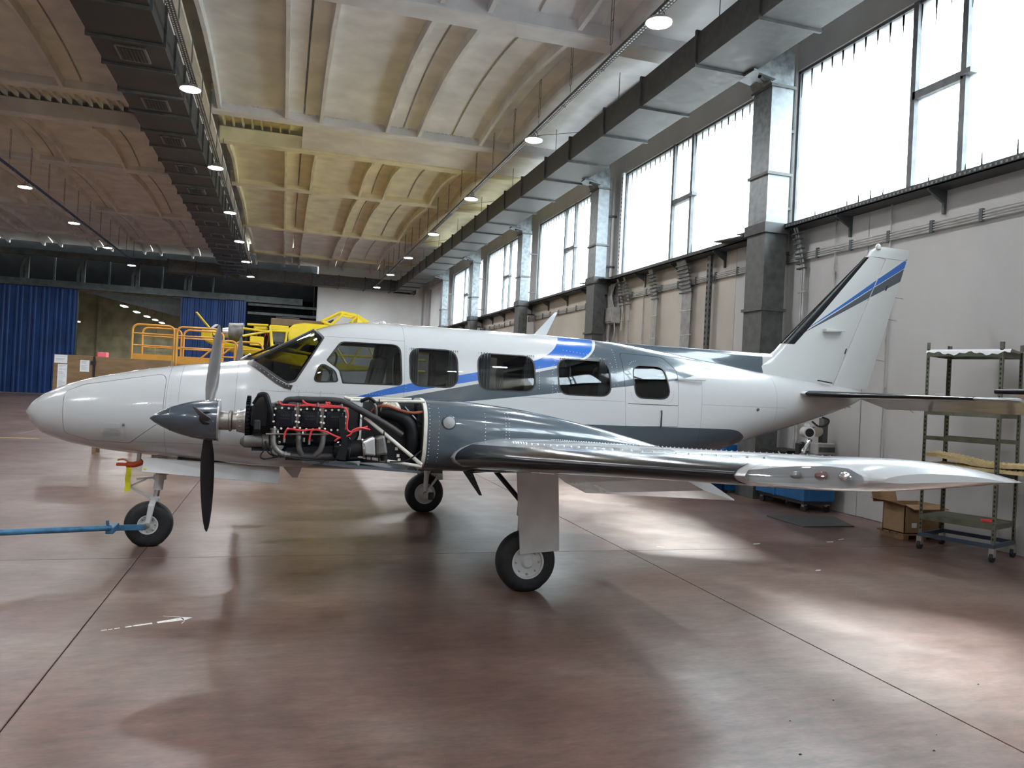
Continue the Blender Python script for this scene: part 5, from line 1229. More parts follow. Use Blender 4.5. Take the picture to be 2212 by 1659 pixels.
if True:
    yw = CY0; xg = -1.2; zr = .218
    NG = MB().tube([(-1.10, yw, .92), (-1.135, yw, .56)], .045, 16).tube([(-1.135, yw, .58), (-1.155, yw, .44)], .028, 14).build('nose_gear', 'gear_white', AP, smooth=True)
    MB().tube([(-1.135, yw, .575), (-1.155, yw, .46)], .03, 14).build('oleo_piston', 'chrome', NG, smooth=True)
    ty = wheel(NG, xg, yw, zr, .224, .15, .095, True)
    for s_ in (-1, 1):
        MB().loft([[(-1.13, yw + s_ * .03, .47), (-1.19, yw + s_ * .03, .47), (-1.19, yw + s_ * .06, .46), (-1.13, yw + s_ * .06, .46)], [(-1.14, yw + s_ * .085, .42), (-1.20, yw + s_ * .085, .42), (-1.20, yw + s_ * .105, .42), (-1.14, yw + s_ * .105, .42)], [(-1.18, yw + s_ * .09, .20), (-1.225, yw + s_ * .09, .20), (-1.225, yw + s_ * .11, .20), (-1.18, yw + s_ * .11, .20)]]).build('fork_leg', 'gear_white', NG, bevel=.008)
    MB().box(-1.2, -1.11, yw - .06, yw + .06, .44, .49).build('fork_crown', 'gear_white', NG, bevel=.012)
    MB().bar((-1.17, yw, .68), (-1.33, yw, .665), .05, .02).bar((-1.24, yw, .665), (-1.40, yw, .585), .05, .018).bar((-1.40, yw, .585), (-1.19, yw, .475), .05, .018).build('torque_link', 'gear_white', NG)
    MB().tube([(-1.1, yw, .70), (-.90, yw - .05, .80), (-.8, yw - .05, .86)], .016, 8).build('drag_brace', 'gear_white', NG)
    MB().lathe([(0, .06), (.05, .06)], (-1.12, yw, .66), (0, 0, 1), 16).build('steering_collar', 'gear_white', NG)
    MB().tube([(xg, yw - .13, zr), (xg, yw + .13, zr)], .016, 10).build('axle', 'aluminium', NG)
    MB().lathe([(0, .03), (.02, .03), (.022, .014), (.04, .014)], (xg, yw - .12, zr), (0, -1, 0), 6).build('axle_nut', 'aluminium', NG)
    MB().prism([(-1.24, CY0 - .22, .90), (-1.25, CY0 - .27, .765), (.005, CY0 - .27, .665), (.02, CY0 - .2, .80), (-.5, CY0 - .22, .855)], (0, .012, 0)).build('gear_bay_door', 'gear_white', NG, bevel=.003)
    MB().prism([(-1.24, CY0 + .22, .90), (-1.25, CY0 + .27, .765), (.005, CY0 + .27, .665), (.02, CY0 + .2, .80), (-.5, CY0 + .22, .855)], (0, .012, 0)).build('gear_bay_door', 'gear_white', NG, bevel=.003)
    MB().obox((-1.22, CY0 - .262, .79), (.014, 0, 0), (0, .004, 0), (0, 0, .008)).build('door_sticker', 'ribbon_yellow', NG)
    MB().box(-.95, -.05, CY0 - .19, CY0 + .19, .86, .89).build('gear_bay', 'black_plastic', NG)

# ================================================================== TOW BAR, PITOT COVER
TB = thing('tow_bar', (-1.9, 7.5, 0), 'blue steel tow bar hooked to the nose wheel', 'tow bar')
MB().tube([(-2.9, 6.55, .44), (-1.46, 7.86, .26)], .026, 14).build('bar', 'tow_blue', TB, smooth=True)
MB().box(-1.50, -1.43, 7.84, 8.10, .205, .265).build('yoke', 'tow_blue', TB, bevel=.006)
MB().bar((-1.47, 8.10, .215), (-1.20, 8.14, .212), .02, .055).build('fork_arm', 'tow_blue', TB, bevel=.004)
MB().tube([(-1.48, 7.84, .28), (-1.485, 7.83, .335)], .012, 8).build('lock_pin', 'tow_blue', TB)
for y in (8.11,): MB().lathe([(-.02, .018), (.02, .018)], (-1.20, y, .218), (0, 1, 0), 12).build('hook_end', 'steel_dark', TB)
for s_ in (-1, 1):
    MB().tube([(-2.86, 6.59 + s_ * .02, .43), (-3.1, 6.40 + s_ * .14, .05)], .02, 8).build('rear_leg', 'tow_blue', TB)
    MB().lathe([(-.02, .05), (.02, .05)], (-3.1, 6.40 + s_ * .14, .05), (.8, .6, 0), 16).build('rear_wheel', 'tyre_rubber', TB)
PC = thing('pitot_cover', (-1.38, 8.2, .84), 'red pitot tube cover with a yellow streamer under the airplane nose', 'pitot cover')
MB().tube([(-1.30, 8.2, .95), (-1.31, 8.2, .83)], .02, 10).build('pitot_mast', 'aluminium', PC)
MB().tube(smoothpath([(-1.27, 8.2, .845), (-1.34, 8.2, .815), (-1.42, 8.2, .815), (-1.5, 8.2, .815)]), [.03] * 5 + [.028] * 5 + [.016] * 6, 10).build('cover_sleeve', 'pitot_red' if MATS.get('pitot_red') else (pmat('pitot_red', (.50, .07, .02), .6, var=.25) and 'pitot_red'), PC, smooth=True)
MB().tube(smoothpath([(-1.40, 8.2, .845), (-1.44, 8.19, .865), (-1.49, 8.2, .855)]), .009, 6).build('cover_tab', 'platform_wood', PC)
rb = []
for z, dx in ((.80, 0), (.74, .004), (.68, -.004), (.62, .0), (.55, -.006)): rb.append([(-1.415 + dx, 8.195 + dx, z), (-1.365 + dx, 8.19 - dx, z), (-1.365 + dx, 8.194 - dx, z), (-1.415 + dx, 8.199 + dx, z)])
MB().loft(rb).build('streamer', 'ribbon_yellow', PC)

# ================================================================== NOTICE CABINET, WORK PLATFORM
CA = thing('notice_cabinet', (-3.7, 17.1, 0), 'brown wooden cabinet with paper notices pinned to its hinged door', 'cabinet')
MB().box(-4.33, -3.63, 17.02, 17.06, 1.24, 1.96).build('door', 'brown_board', CA, bevel=.006)
MB().box(-3.60, -2.2, 17.05, 17.45, 1.24, 1.95).build('body', 'brown_board', CA, bevel=.006)
for x in (-3.55, -2.25):
    for y in (17.08, 17.42): MB().box(x - .03, x + .03, y - .03, y + .03, 0, 1.25).build('leg', 'brown_board', CA)
MB().box(-3.6, -2.2, 17.08, 17.42, .25, .29).build('lower_shelf', 'brown_board', CA)
for z in (1.36, 1.82): MB().box(-3.67, -3.58, 17.0, 17.05, z - .035, z + .035).build('hinge', 'black_plastic', CA)
MB().box(-3.63, -3.60, 17.01, 17.05, 1.24, 1.95).build('hinge_strip', 'black_plastic', CA)
for nm, x0, x1, z0, z1 in (('notice', -4.315, -4.09, 1.79, 1.95), ('notice', -4.25, -4.085, 1.30, 1.77), ('notice', -3.86, -3.695, 1.64, 1.87)):
    t = tag(MB().box(x0, x1, 17.015, 17.019, z0, z1).build('paper_notice', 'paper_white'), 'white paper notice pinned to the brown cabinet door', 'paper', 'notices on the cabinet door')
    lt = MB(); z = z1 - .03
    while z > z0 + .02: lt.box(x0 + .02, x1 - random.uniform(.02, .08), 17.0145, 17.015, z, z + .006); z -= .018 if random.random() < .8 else .04
    stuff(lt.build('printed_lines', 'decal_print', t))
# notices get labels of their own
NOT = [o for o in COL.objects if o.name.startswith('paper_notice')]
for o, l in zip(NOT, ('wide paper notice at the top corner of the brown cabinet door', 'tall long paper notice below the wide one on the brown cabinet door', 'paper notice near the hinge of the brown cabinet door')): o['label'] = l
PK = thing('pink_box', (-3.5, 17.2, 1.952), 'small pink box on top of the brown cabinet', 'box')
MB().box(-3.58, -3.42, 17.1, 17.35, 1.952, 2.05).build('box_body', 'pink_card', PK, bevel=.005)
MB().box(-3.60, -3.582, 17.12, 17.33, 1.953, 2.045).build('box_flap', 'red_rubber', PK, bevel=.004)

PF = thing('work_platform', (-1.6, 17.9, 0), 'orange steel work platform with guard rails and stairs in front of the yellow airplane', 'work platform')
def rail_panel(x0, x1, y, z0, z1, mids, toe=None, r=.022):
    p = [(x0, y, z0), (x0, y, z1 - .12)] + arc((x0 + .12, y, z1 - .12), .12, PI, PI / 2, 5, (1, 0, 0), (0, 0, 1)) + arc((x1 - .12, y, z1 - .12), .12, PI / 2, 0, 5, (1, 0, 0), (0, 0, 1)) + [(x1, y, z0)]
    f = MB().tube(p, r, 8).build('rail_frame', 'platform_orange', PF, smooth=True)
    for z in mids: MB().tube([(x0, y, z), (x1, y, z)], r * .7, 8).build('mid_rail', 'platform_orange', f, smooth=True)
    if toe: MB().box(x0 - .02, x1 + .02, y - .012, y + .012, toe[0], toe[1]).build('toe_board', 'platform_orange', f)
rail_panel(-3.06, -2.25, 17.7, 1.86, 2.69, (2.5, 2.25), (1.92, 2.07))
rail_panel(-2.2, -1.35, 17.7, 1.86, 2.69, (2.5, 2.25), (1.90, 2.06))
rail_panel(-1.30, -.98, 17.7, 1.6, 2.45, (2.3, 2.1)); rail_panel(-1.02, -.45, 17.7, 1.6, 2.45, (2.28, 2.05))
rail_panel(-3.06, -2.25, 18.9, 1.86, 2.69, (2.5, 2.25)); rail_panel(-2.2, -1.35, 18.9, 1.86, 2.69, (2.5, 2.25))
for a, c in (((-1.75, 17.7, 2.0), (-1.28, 17.7, 2.45)), ((-1.50, 17.7, 1.95), (-1.1, 17.7, 2.3))): MB().tube([a, c], .018, 8).build('stair_rail', 'platform_orange', PF, smooth=True)
MB().box(-3.08, -1.3, 17.7, 18.9, 1.84, 1.90).build('deck', 'platform_wood', PF)
MB().box(-1.3, -.4, 17.7, 18.9, 1.44, 1.5).build('lower_deck', 'platform_wood', PF)
for x in (-3.0, -2.22, -1.35, -.45):
    for y in (17.75, 18.85): MB().box(x - .03, x + .03, y - .03, y + .03, 0, 1.85 if x < -1 else 1.45).build('leg', 'platform_orange', PF)
for x in (-2.95, -1.4):
    MB().bar((x, 17.75, 1.8), (x - .45, 17.75, 1.25), .05, .05).bar((x, 17.75, 1.4), (x + .6, 17.75, .2), .04, .04).build('brace', 'platform_wood', PF)

# ================================================================== YELLOW CROP-DUSTER BEHIND
YA = thing('yellow_airplane', (1.0, 20.4, 0), 'yellow crop-spraying airplane with its engine cowlings removed', 'airplane')
yc = 20.4; y0 = 20.0
MB().lathe([(0, .215), (.01, .235), (.17, .225), (.34, .235), (.36, .22)], (-1.34, yc, 2.78), (1, 0, .05), 32).build('exhaust_drum', 'exhaust_grey', YA, smooth=True)
MB().lathe([(0, .12), (.14, .13)], (-1.48, yc, 2.76), (1, 0, .05), 24).build('gearbox', 'aluminium', YA, smooth=True)
MB().lathe([(0, .07), (.05, .14), (.10, .15)], (-1.60, yc, 2.75), (1, 0, .05), 20).build('front_housing', 'engine_black', YA, smooth=True)
MB().lathe([(0, .03), (.02, .085), (.03, .09)], (-1.66, yc - .12, 2.76), (.7, -.7, 0), 18).build('yellow_cap', 'crop_yellow', YA)
hub = MB().lathe([(0, .05), (.1, .08), (.2, .08)], (-1.86, yc, 2.76), (1, 0, 0), 16).build('propeller_hub', 'aluminium', YA, smooth=True)
for a, b_ in (((-1.80, yc - .1, 2.86), (-2.10, yc - .25, 3.21)), ((-1.8, yc + .1, 2.7), (-1.6, yc + .9, 2.2)), ((-1.8, yc, 2.8), (-1.7, yc + .9, 3.0))):
    MB().bar(a, b_, .10, .03).build('blade', 'crop_yellow' if b_[2] > 3.1 else 'prop_black', hub, bevel=.01)
MB().loft([[(-1.98, yc - .08, 2.80), (-1.98, yc + .08, 2.80), (-1.98, yc + .08, 2.6), (-1.98, yc - .08, 2.6)], [(-1.72, yc - .22, 2.79), (-1.72, yc + .22, 2.79), (-1.72, yc + .22, 2.46), (-1.72, yc - .22, 2.46)]]).build('chin_intake', 'crop_yellow', YA, bevel=.03, segs=2)
MB().loft([[(-1.92, yc - .22, 2.58), (-1.92, yc + .22, 2.58), (-1.85, yc + .2, 2.50), (-1.85, yc - .2, 2.50)], [(-1.5, yc - .32, 2.53), (-1.5, yc + .32, 2.53), (-1.5, yc + .2, 2.34), (-1.5, yc - .2, 2.34)], [(-.55, yc - .42, 2.40), (-.55, yc + .42, 2.40), (-.6, yc + .3, 2.16), (-.6, yc - .3, 2.16)], [(.6, yc - .42, 2.3), (.6, yc + .42, 2.3), (.6, yc + .3, 2.0), (.6, yc - .3, 2.0)]]).build('lower_cowling', 'crop_yellow', YA, bevel=.05, segs=2, smooth=True)
for a, b_ in (((-.99, y0, 2.88), (-.36, y0, 2.83)), ((-.99, y0, 2.69), (-.36, y0, 2.85)), ((-.99, y0 + .7, 2.88), (-.36, y0 + .7, 2.83)), ((-.36, y0, 2.98), (-.30, y0, 2.45)), ((-.36, y0, 2.86), (.1, y0, 2.88)), ((-.33, y0, 2.86), (-.28, y0, 2.5)), ((.05, y0, 2.9), (.02, y0, 2.5)), ((-.9, y0 + .1, 2.99), (-.4, y0 + .1, 3.0)), ((-.28, y0, 2.5), (.6, y0, 2.35)), ((.3, y0, 2.4), (.9, y0, 3.0)), ((.9, y0, 2.5), (1.6, y0, 3.1)), ((.6, y0, 2.35), (3.6, y0, 2.35)), ((.2, y0, 2.0), (3.6, y0, 2.05)), ((1.6, y0, 2.05), (1.25, y0, 2.6)), ((1.6, y0, 2.05), (1.9, y0, 2.6)), ((2.4, y0, 2.05), (2.1, y0, 2.6)), ((2.4, y0, 2.05), (2.8, y0, 2.6)), ((1.0, y0, 2.62), (3.6, y0, 2.62))):
    MB().tube([a, b_], .028, 8).build('frame_tube', 'crop_yellow', YA, smooth=True)
MB().box(-.82, -.49, y0 - .02, y0 + .2, 2.47, 2.70).build('oil_tank', 'crop_yellow', YA, bevel=.02)
MB().box(-.37, .09, y0 - .02, y0 + .8, 2.88, 3.01).build('side_panel', 'crop_yellow', YA, bevel=.015)
MB().box(-.29, .03, y0 + .02, y0 + .04, 2.60, 2.84).build('bare_panel', 'galvanised_dull', YA)
MB().box(-.75, -.42, y0 + .1, y0 + .6, 2.86, 2.98).build('accessory_cover', 'crop_yellow', YA, bevel=.03)
for i in range(12):
    x = random.uniform(-.95, -.4); MB().tube(smoothpath([(x, y0 + .2, 2.85), (x + random.uniform(-.1, .1), y0 + .1, 2.7), (x + random.uniform(-.1, .1), y0 + .2, 2.5)]), .014, 6).build('engine_hose', random.choice(('hose_rust', 'black_rubber', 'engine_casting', 'lead_red')), YA)
MB().box(-.98, -.32, y0 + .25, y0 + .6, 2.4, 2.88).build('engine_core', 'engine_casting', YA, bevel=.03)
MB().box(-.35, .95, y0 + .2, y0 + .75, 3.02, 3.2).build('hopper_deck', 'deck_brown' if MATS.get('deck_brown') else (pmat('deck_brown', (.16, .10, .06), .7) and 'deck_brown'), YA, bevel=.02)
MB().loft([[(.08, yc - .42, 2.66), (.08, yc + .42, 2.66), (.08, yc + .42, 2.94), (.08, yc - .42, 2.94)], [(.2, yc - .44, 2.62), (.2, yc + .44, 2.62), (.2, yc + .36, 3.07), (.2, yc - .36, 3.07)], [(.47, yc - .46, 2.6), (.47, yc + .46, 2.6), (.47, yc + .36, 3.12), (.47, yc - .36, 3.12)], [(1.05, yc - .46, 2.6), (1.05, yc + .46, 2.6), (1.05, yc + .38, 3.11), (1.05, yc - .38, 3.11)], [(1.3, yc - .44, 2.62), (1.3, yc + .44, 2.62), (1.3, yc + .36, 3.05), (1.3, yc - .36, 3.05)]]).build('hopper', 'crop_yellow', YA, bevel=.04, segs=2, smooth=True)
for s_ in (-.36, .36):
    for a, b_, w in (((.88, 3.20), (1.34, 3.46), .05), ((1.12, 3.12), (1.42, 3.42), .06), ((1.34, 3.46), (1.75, 3.40), .07), ((1.75, 3.40), (2.06, 3.22), .09), ((.88, 3.2), (1.14, 3.11), .06), ((1.76, 3.38), (1.62, 3.22), .05), ((2.06, 3.22), (1.6, 3.15), .06), ((1.14, 3.11), (1.6, 3.14), .05)):
        MB().bar((a[0], yc + s_, a[1]), (b_[0], yc + s_, b_[1]), .04, w).build('canopy_frame', 'crop_yellow', YA, bevel=.008)
for x, z in ((1.34, 3.46), (1.75, 3.40)): MB().box(x - .04, x + .04, yc - .36, yc + .36, z - .025, z + .025).build('canopy_hoop', 'crop_yellow', YA, bevel=.008)
MB().loft([[(1.74, yc - .38, 3.42), (1.74, yc + .38, 3.42), (1.74, yc + .4, 3.1), (1.74, yc - .4, 3.1)], [(2.05, yc - .36, 3.24), (2.05, yc + .36, 3.24), (2.05, yc + .38, 2.9), (2.05, yc - .38, 2.9)], [(4.6, yc - .2, 2.6), (4.6, yc + .2, 2.6), (4.6, yc + .2, 2.3), (4.6, yc - .2, 2.3)]]).build('rear_fuselage', 'crop_yellow', YA, bevel=.04)
MB().prism([(.98, yc - .3, 3.16), (1.18, yc - .3, 3.27), (1.2, yc - .3, 3.15)], (0, .3, 0)).build('cockpit_seat', 'black_plastic', YA)
MB().loft([[(.2, yc + s_, 2.02), (1.0, yc + s_, 2.14), (2.4, yc + s_, 2.02), (1.0, yc + s_, 1.95)] for s_ in (-2.2, 5.0)]).build('wing', 'crop_yellow', YA, smooth=True)
for s_ in (-.9, 1.3):
    MB().tube([(.9, yc + s_, 2.0), (.7, yc + s_, .5)], .06, 10).build('gear_leg', 'crop_yellow', YA)
    MB().lathe([(-.12, .2), (-.12, .3), (-.08, .36), (0, .38), (.08, .36), (.12, .3), (.12, .2)], (.7, yc + s_, .38), (0, 1, 0), 28).build('wheel', 'tyre_rubber', YA, smooth=True)
MB().tube([(4.4, yc, 2.35), (4.5, yc, .25)], .05, 8).build('tail_stand', 'steel_dark', YA)
MB().lathe([(-.06, .04), (-.06, .12), (.06, .12), (.06, .04)], (4.5, yc, .125), (0, 1, 0), 18).build('tail_wheel', 'tyre_rubber', YA)
FC = thing('flat_cart', (-17.2, 36, 0), 'small wooden flat cart on wheels by the blue door', 'cart')
MB().box(-13.9, -12.5, 35.2, 36.4, .38, .52).build('deck', 'wood_pallet', FC)
for x in (-13.7, -12.75):
    for y in (35.4, 36.2): MB().lathe([(-.05, .17), (.05, .17)], (x, y, .17), (0, 1, 0), 16).build('wheel', 'tyre_rubber', FC)
    MB().box(x - .03, x + .03, 35.4, 36.2, .14, .38).build('axle_frame', 'steel_dark', FC)

# ================================================================== BY THE WINDOW WALL
# wheeled steel rack
RC = Vector((7.66, 7.60, 0)); ru = Vector((.29, -.75, 0)).normalized(); rv_ = Vector((-ru.y, ru.x, 0)); rv_ = rv_ if rv_.x > 0 else -rv_
RL, RD = .81, .62
RK = thing('shelf_rack', (8.0, 7.4, 0), 'olive green slotted-angle steel rack on castors against the wall', 'shelf rack')
def rp(a, b_, z): return RC + ru * a + rv_ * b_ + Vector((0, 0, z))
def rbox(a0, a1, b0, b1, z0, z1): return MB().obox(rp((a0 + a1) / 2, (b0 + b1) / 2, (z0 + z1) / 2), ru * (a1 - a0) / 2, rv_ * (b1 - b0) / 2, (0, 0, (z1 - z0) / 2))
for a in (0, RL):
    for b_ in (0, RD):
        p = rbox(a - .02, a + .02, b_ - .002, b_ + .002, .16, 2.56); k = rbox(a - .002 - (.018 if a == 0 else -.018), a + .002 - (.018 if a == 0 else -.018), b_ - .0, b_ + .04, .16, 2.56) if b_ == 0 else rbox(a - .002 - (.018 if a == 0 else -.018), a + .002 - (.018 if a == 0 else -.018), b_ - .04, b_, .16, 2.56)
        p.v, p.f = p.v + k.v, p.f + [tuple(i + 8 for i in f) for f in k.f]
        po = p.build('post', 'rack_green', RK)
        h = MB(); z = .25
        while z < 2.5:
            q = rbox(a - .008, a + .008, b_ - .0035, b_ - .002, z, z + .028); n0 = len(h.v); h.v += q.v; h.f += [tuple(i + n0 for i in f) for f in q.f]; z += .055
        stuff(h.build('post_holes', 'rack_hole', po))
        cs = rp(a, b_, 0)
        MB().lathe([(-.018, .055), (.018, .055)], cs + Vector((0, 0, .056)), ru, 18).build('castor', 'tyre_rubber', RK)
        MB().obox(cs + Vector((0, 0, .11)), ru * .03, rv_ * .03, (0, 0, .05)).build('castor_fork', 'aluminium', RK)
for z in (.42, 1.0, 1.72, 2.44):
    if z in (.42, 1.0): rbox(-.01, RL + .01, 0, RD, z, z + .012).build('shelf', 'rack_green', RK)
    for b_ in (0, RD): rbox(-.01, RL + .01, b_ - .006, b_ + .006, z - .05, z + .015).build('shelf_beam', 'rack_green', RK)
    for a in (0, RL): rbox(a - .006, a + .006, 0, RD, z - .05, z + .015).build('end_beam', 'rack_green', RK)
for b_ in (0, RD): rbox(-.01, RL + .01, b_ - .006, b_ + .006, 1.36, 1.41).build('shelf_beam', 'rack_green', RK)
for b_ in (0, RD): rbox(-.02, RL + .02, b_ - .02, b_ + .02, .16, .205).build('base_rail', 'rack_base' if MATS.get('rack_base') else (pmat('rack_base', (.035, .055, .085), .5) and 'rack_base'), RK)
for a in (0, RL): rbox(a - .02, a + .02, 0, RD, .16, .205).build('base_rail', 'rack_base', RK)
SH = MB(); n = 30
for i in range(n):
    a_ = -.02 + (RL + .12) * i / (n - 1)
    for b_, z_ in ((-.020, 2.425 + .016 * math.sin(i * .5) + .012 * math.sin(i * 1.7)), (-.016, 2.45), (.01, 2.475), (.2, 2.462 + .012 * math.sin(i * 1.3)), (.4, 2.464 + .01 * math.sin(i * 1.7)), (.58, 2.466)):
        SH.v.append(rp(a_, b_ - (.006 * math.sin(i * 1.1) if z_ < 2.46 else 0), z_))
SH.f = [(i * 6 + j, i * 6 + j + 1, (i + 1) * 6 + j + 1, (i + 1) * 6 + j) for i in range(n - 1) for j in range(5)]
tag(SH.build('dust_sheet', 'paper_white', smooth=True, wn=False), 'crumpled white sheet lying along the top of the olive rack', 'sheet')
# convoluted foam mat on the middle shelf
def foam(name, label, zoff, amp, c0, c1, sag):
    m = MB(); NA, NB = 60, 16
    for i in range(NA + 1):
        for j in range(NB + 1):
            a = c0 + (c1 - c0) * i / NA; b_ = .10 + .46 * j / NB
            p = rp(a, b_, zoff + sag(a) + .018 * math.sin(i * PI / 1.5) * math.sin(j * PI / 1.5) + .02); m.v.append(p)
    k = NB + 1
    for i in range(NA + 1):
        for j in range(NB + 1): p = m.v[i * k + j].copy(); p.z = rp(0, 0, zoff + sag(c0 + (c1 - c0) * i / NA)).z - .022; m.v.append(p)
    o = (NA + 1) * k
    for i in range(NA):
        for j in range(NB):
            q = i * k + j; m.f.append((q, q + 1, q + k + 1, q + k)); m.f.append((o + q, o + q + k, o + q + k + 1, o + q + 1))
        for j in (0, NB):
            q = i * k + j; m.f.append((q, q + k, o + q + k, o + q))
    for i in (0, NA):
        for j in range(NB): q = i * k + j; m.f.append((q, q + 1, o + q + 1, o + q))
    return tag(m.build(name, 'foam_yellow'), label, 'foam mat')
foam('foam_mat', 'wavy yellow egg-crate foam mat on top of the stack on the rack shelf', 1.115, .02, -.06, RL + .25, lambda a: .06 * max(0, 1 - a / .5) + .01 * math.sin(a * 7))
foam('foam_mat', 'flat yellow egg-crate foam mat lying directly on the rack shelf', 1.045, .02, .0, RL + .25, lambda a: .004)
t = thing('plastic_cup', tuple(rp(.3, .04, 1.012)), 'small cream cup at the front edge of the rack shelf', 'cup')
MB().lathe([(0, .03), (.07, .036), (.07, .032), (.01, .027)], rp(.3, .045, 1.013), (0, 0, 1), 18).build('cup_body', 'foam_yellow', t, smooth=True)
RG = MB()
for i in range(9):
    a = 2 * PI * i / 9; RG.v.append(rp(.68 + .10 * math.cos(a) * random.uniform(.7, 1.2), .2 + .08 * math.sin(a), .434))
k = len(RG.v)
for i in range(9): p = RG.v[i].copy(); p.z += .015 + .02 * random.random(); RG.v.append(rp(.68, .2, 0).lerp(p, .75) + Vector((0, 0, .012 + p.z * .25 - .0)) if False else p)
RG.f = [tuple(range(8, -1, -1)), tuple(range(9, 18))] + [(i, (i + 1) % 9, 9 + (i + 1) % 9, 9 + i) for i in range(9)]
tag(RG.build('red_rag', 'red_rubber', bevel=.004), 'crumpled red rag on the bottom shelf of the rack', 'rag')
# cardboard box on a small pallet behind the rack
PA = thing('pallet', (8.1, 8.22, 0), 'small wooden pallet under the open cardboard box', 'pallet')
bx0, bx1, by0, by1 = 7.92, 8.5, 8.12, 8.5
for i in range(4): MB().box(bx0 - .04, bx1 + .02, by0 - .03 + i * .125, by0 + .06 + i * .125, .06, .08).build('pallet_board', 'wood_pallet', PA)
for x in (bx0, (bx0 + bx1) / 2, bx1 - .05): MB().box(x - .03, x + .05, by0 - .03, by1 + .0, 0, .06).build('pallet_block', 'wood_pallet', PA)
BX = thing('cardboard_box', (8.2, 8.2, .08), 'open cardboard box with raised flaps on a small pallet beside the rack', 'box')
for a in ((bx0, bx0 + .01, by0, by1), (bx1 - .01, bx1, by0, by1), (bx0, bx1, by0, by0 + .01), (bx0, bx1, by1 - .01, by1), ): MB().box(*a, .082, .46).build('box_wall', 'cardboard', BX)
MB().box(bx0, bx1, by0, by1, .082, .092).build('box_bottom', 'cardboard', BX)
MB().obox((bx0 - .10, (by0 + by1) / 2, .475), (.11, 0, -.03), (0, .2, 0), (0, 0, .004)).build('flap', 'cardboard', BX)
MB().obox(((bx0 + bx1) / 2, by0 - .07, .44), (.28, 0, 0), (0, .08, .02), (0, 0, .004)).build('flap', 'cardboard', BX)
MB().obox((bx0 + .02, by1 + .02, .55), (.2, 0, 0), (0, .03, .1), (0, .004, 0)).build('flap', 'cardboard', BX)
MB().box(bx0 + .12, bx0 + .2, by0 - .003, by0, .16, .22).build('box_label', 'paper_white', BX)
# blue trolley with a machine and a black case standing on it
BN = thing('trolley', (8.25, 10.85, 0), 'blue steel trolley on castors under the wing tip', 'trolley')
MB().box(7.97, 8.55, 10.2, 11.5, .17, .50).build('trolley_body', 'trolley_blue', BN, bevel=.012)
MB().box(7.95, 8.57, 10.18, 11.52, .47, .51).build('trolley_rim', 'trolley_blue', BN, bevel=.008)
MB().box(7.96, 7.97, 10.95, 11.0, .17, .5).build('trolley_seam', 'trolley_blue', BN)
MB().box(8.0, 8.52, 10.25, 11.45, .12, .17).build('underframe', 'black_plastic', BN)
for x in (8.05, 8.48):
    for y in (10.3, 11.4):
        MB().lathe([(-.02, .055), (.02, .055)], (x, y, .056), (1, .2, 0), 18).build('castor', 'tyre_rubber', BN)
        MB().box(x - .03, x + .03, y - .03, y + .03, .08, .13).build('castor_fork', 'aluminium', BN)
tag(MB().prism([(7.08, 9.9, .002), (7.05, 9.02, .002), (7.92, 9.03, .002), (8.2, 9.78, .002)], (0, 0, .012)).build('floor_plate', 'galvanised_dull', bevel=.002), 'dark grey sheet metal plate lying flat on the floor', 'metal plate')
# on the trolley, seen between the tail and the wing
MC = thing('bench_machine', (8.3, 10.45, .51), 'white and chrome machine with a round tube head standing on the blue trolley', 'machine')
MB().box(8.14, 8.52, 10.24, 10.66, .51, .92).build('grey_base', 'galvanised', MC, bevel=.01)
MB().box(8.20, 8.53, 10.22, 10.45, .92, 1.10).build('grey_case', 'cable_grey', MC, bevel=.01)
MB().box(8.215, 8.515, 10.21, 10.22, .96, 1.04).build('case_panel', 'galvanised_dull', MC)
MB().box(8.08, 8.2, 10.5, 10.66, .72, 1.1).build('control_block', 'black_plastic', MC, bevel=.03)
MB().tube(smoothpath([(8.13, 10.47, .8), (8.12, 10.46, .95), (8.2, 10.46, 1.08), (8.24, 10.48, 1.14)]), .04, 10).build('chrome_arm', 'chrome', MC, smooth=True)
MB().box(8.12, 8.16, 10.46, 10.5, .84, .98).build('black_valve', 'black_plastic', MC)
MB().lathe([(0, .07), (.0, .092), (.05, .095), (.07, .085), (.2, .09), (.23, .06)], (8.2, 10.44, 1.255), (.3, 1, 0), 28).build('tube_head', 'white_paint_gloss', MC, smooth=True)
MB().lathe([(-.005, .068), (.003, .07)], (8.199, 10.437, 1.255), (.3, 1, 0), 24).build('tube_opening', 'vent_dark', MC)
MB().lathe([(0, .085), (.06, .095), (.14, .08)], (8.34, 10.42, 1.28), (.4, 1, .1), 24).build('chrome_housing', 'chrome', MC, smooth=True)
MB().lathe([(0, .035), (.06, .035)], (8.18, 10.47, 1.37), (.3, 1, 0), 16).build('top_knob', 'white_paint_gloss', MC, smooth=True)
MB().box(8.42, 8.5, 10.38, 10.5, .92, 1.5).build('back_column', 'galvanised_dull', MC)
TBL = thing('tool_case', (8.3, 11.1, .51), 'black tool case with a pale strut, standing on the blue trolley', 'case')
MB().box(8.02, 8.5, 10.75, 11.46, .51, .90).build('case_body', 'black_plastic', TBL, bevel=.01)
MB().box(8.0, 8.52, 10.73, 11.48, .90, .93).build('case_lid', 'engine_casting', TBL)
MB().tube([(8.0, 10.95, .90), (8.0, 10.74, .74)], .01, 6).build('strut', 'mount_white', TBL)
for y in (11.1, 11.25): MB().box(8.0, 8.02, y, y + .06, .82, .86).build('latch', 'steel_dark', TBL)
BC = thing('tool_cabinet', (8.2, 12.6, 0), 'blue tool cabinet standing behind the upright duct', 'cabinet')
MB().box(7.85, 8.55, 12.28, 12.95, .05, .90).build('cabinet_body', 'trolley_blue', BC, bevel=.012)
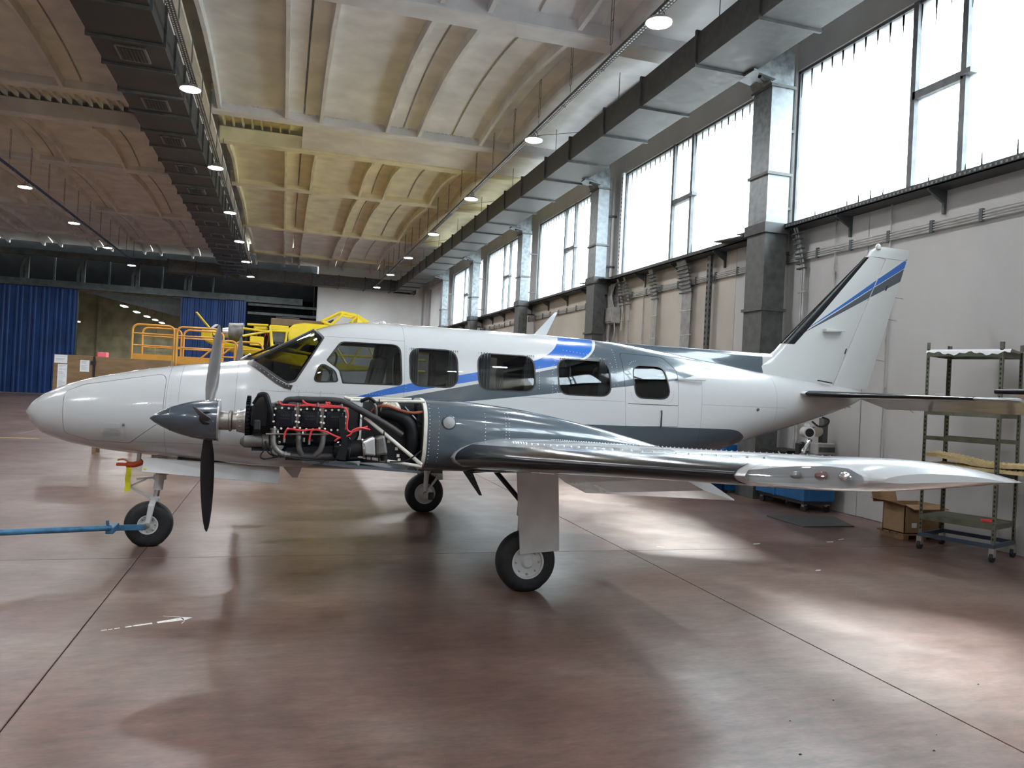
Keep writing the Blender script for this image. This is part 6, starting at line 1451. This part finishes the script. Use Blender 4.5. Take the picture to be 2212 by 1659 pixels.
for i in range(4):
    d_ = MB().box(7.835, 7.85, 12.32, 12.91, .10 + i * .2, .28 + i * .2).build('drawer', 'trolley_blue', BC, bevel=.004)
    MB().box(7.81, 7.835, 12.45, 12.78, .22 + i * .2, .24 + i * .2).build('handle', 'aluminium', d_)
for x in (7.9, 8.5):
    for y in (12.33, 12.9): MB().box(x - .03, x + .03, y - .03, y + .03, 0, .05).build('foot', 'black_plastic', BC)
DR = thing('storage_bin', (7.4, 12.5, 0), 'low dark blue storage bin on the floor beside the blue cabinet', 'bin')
MB().box(7.0, 7.75, 12.2, 12.75, .05, .34).build('bin_body', 'door_blue', DR, bevel=.01); MB().box(6.98, 7.77, 12.18, 12.77, .32, .36).build('bin_rim', 'door_blue', DR)
for x in (7.1, 7.65): MB().box(x - .05, x + .05, 12.25, 12.7, 0, .05).build('foot', 'black_plastic', DR)
# crumbs and flakes on the floor
for i, (x, y, s_) in enumerate(((2.55, 3.2, .012), (3.28, 3.1, .012), (3.2, 3.75, .009), (3.45, 3.25, .006), (2.9, 2.98, .006), (2.75, 3.55, .007), (4.35, 3.8, .009))):
    c = MB(); n = 6
    c.add([(x + s_ * math.cos(2 * PI * k / n) * random.uniform(.6, 1.3), y + s_ * .6 * math.sin(2 * PI * k / n) * random.uniform(.6, 1.3), 0.0005) for k in range(n)] + [(x, y, s_ * .6)], [(k, (k + 1) % n, n) for k in range(n)] + [tuple(range(n - 1, -1, -1))])
    tag(c.build('dirt_crumb', 'speck_dark'), 'tiny dark crumb of dirt on the bare floor', 'dirt', 'dirt crumbs on the floor')
for x, y, l, a in ((4.25, 7.9, .045, -.6), (5.6, 8.0, .05, .2), (6.7, 8.05, .05, .1), (7.0, 8.2, .06, .4), (4.0, 11.2, .02, 0), (5.45, 6.7, .03, .1)):
    d_ = Vector((math.cos(a), math.sin(a), 0)); tag(MB().obox((x, y, .0012), d_ * l, Vector((-d_.y, d_.x, 0)) * l * .2, (0, 0, .001)).build('paper_scrap', 'paper_white'), 'tiny white paper scrap on the floor', 'paper scrap', 'paper scraps on the floor')
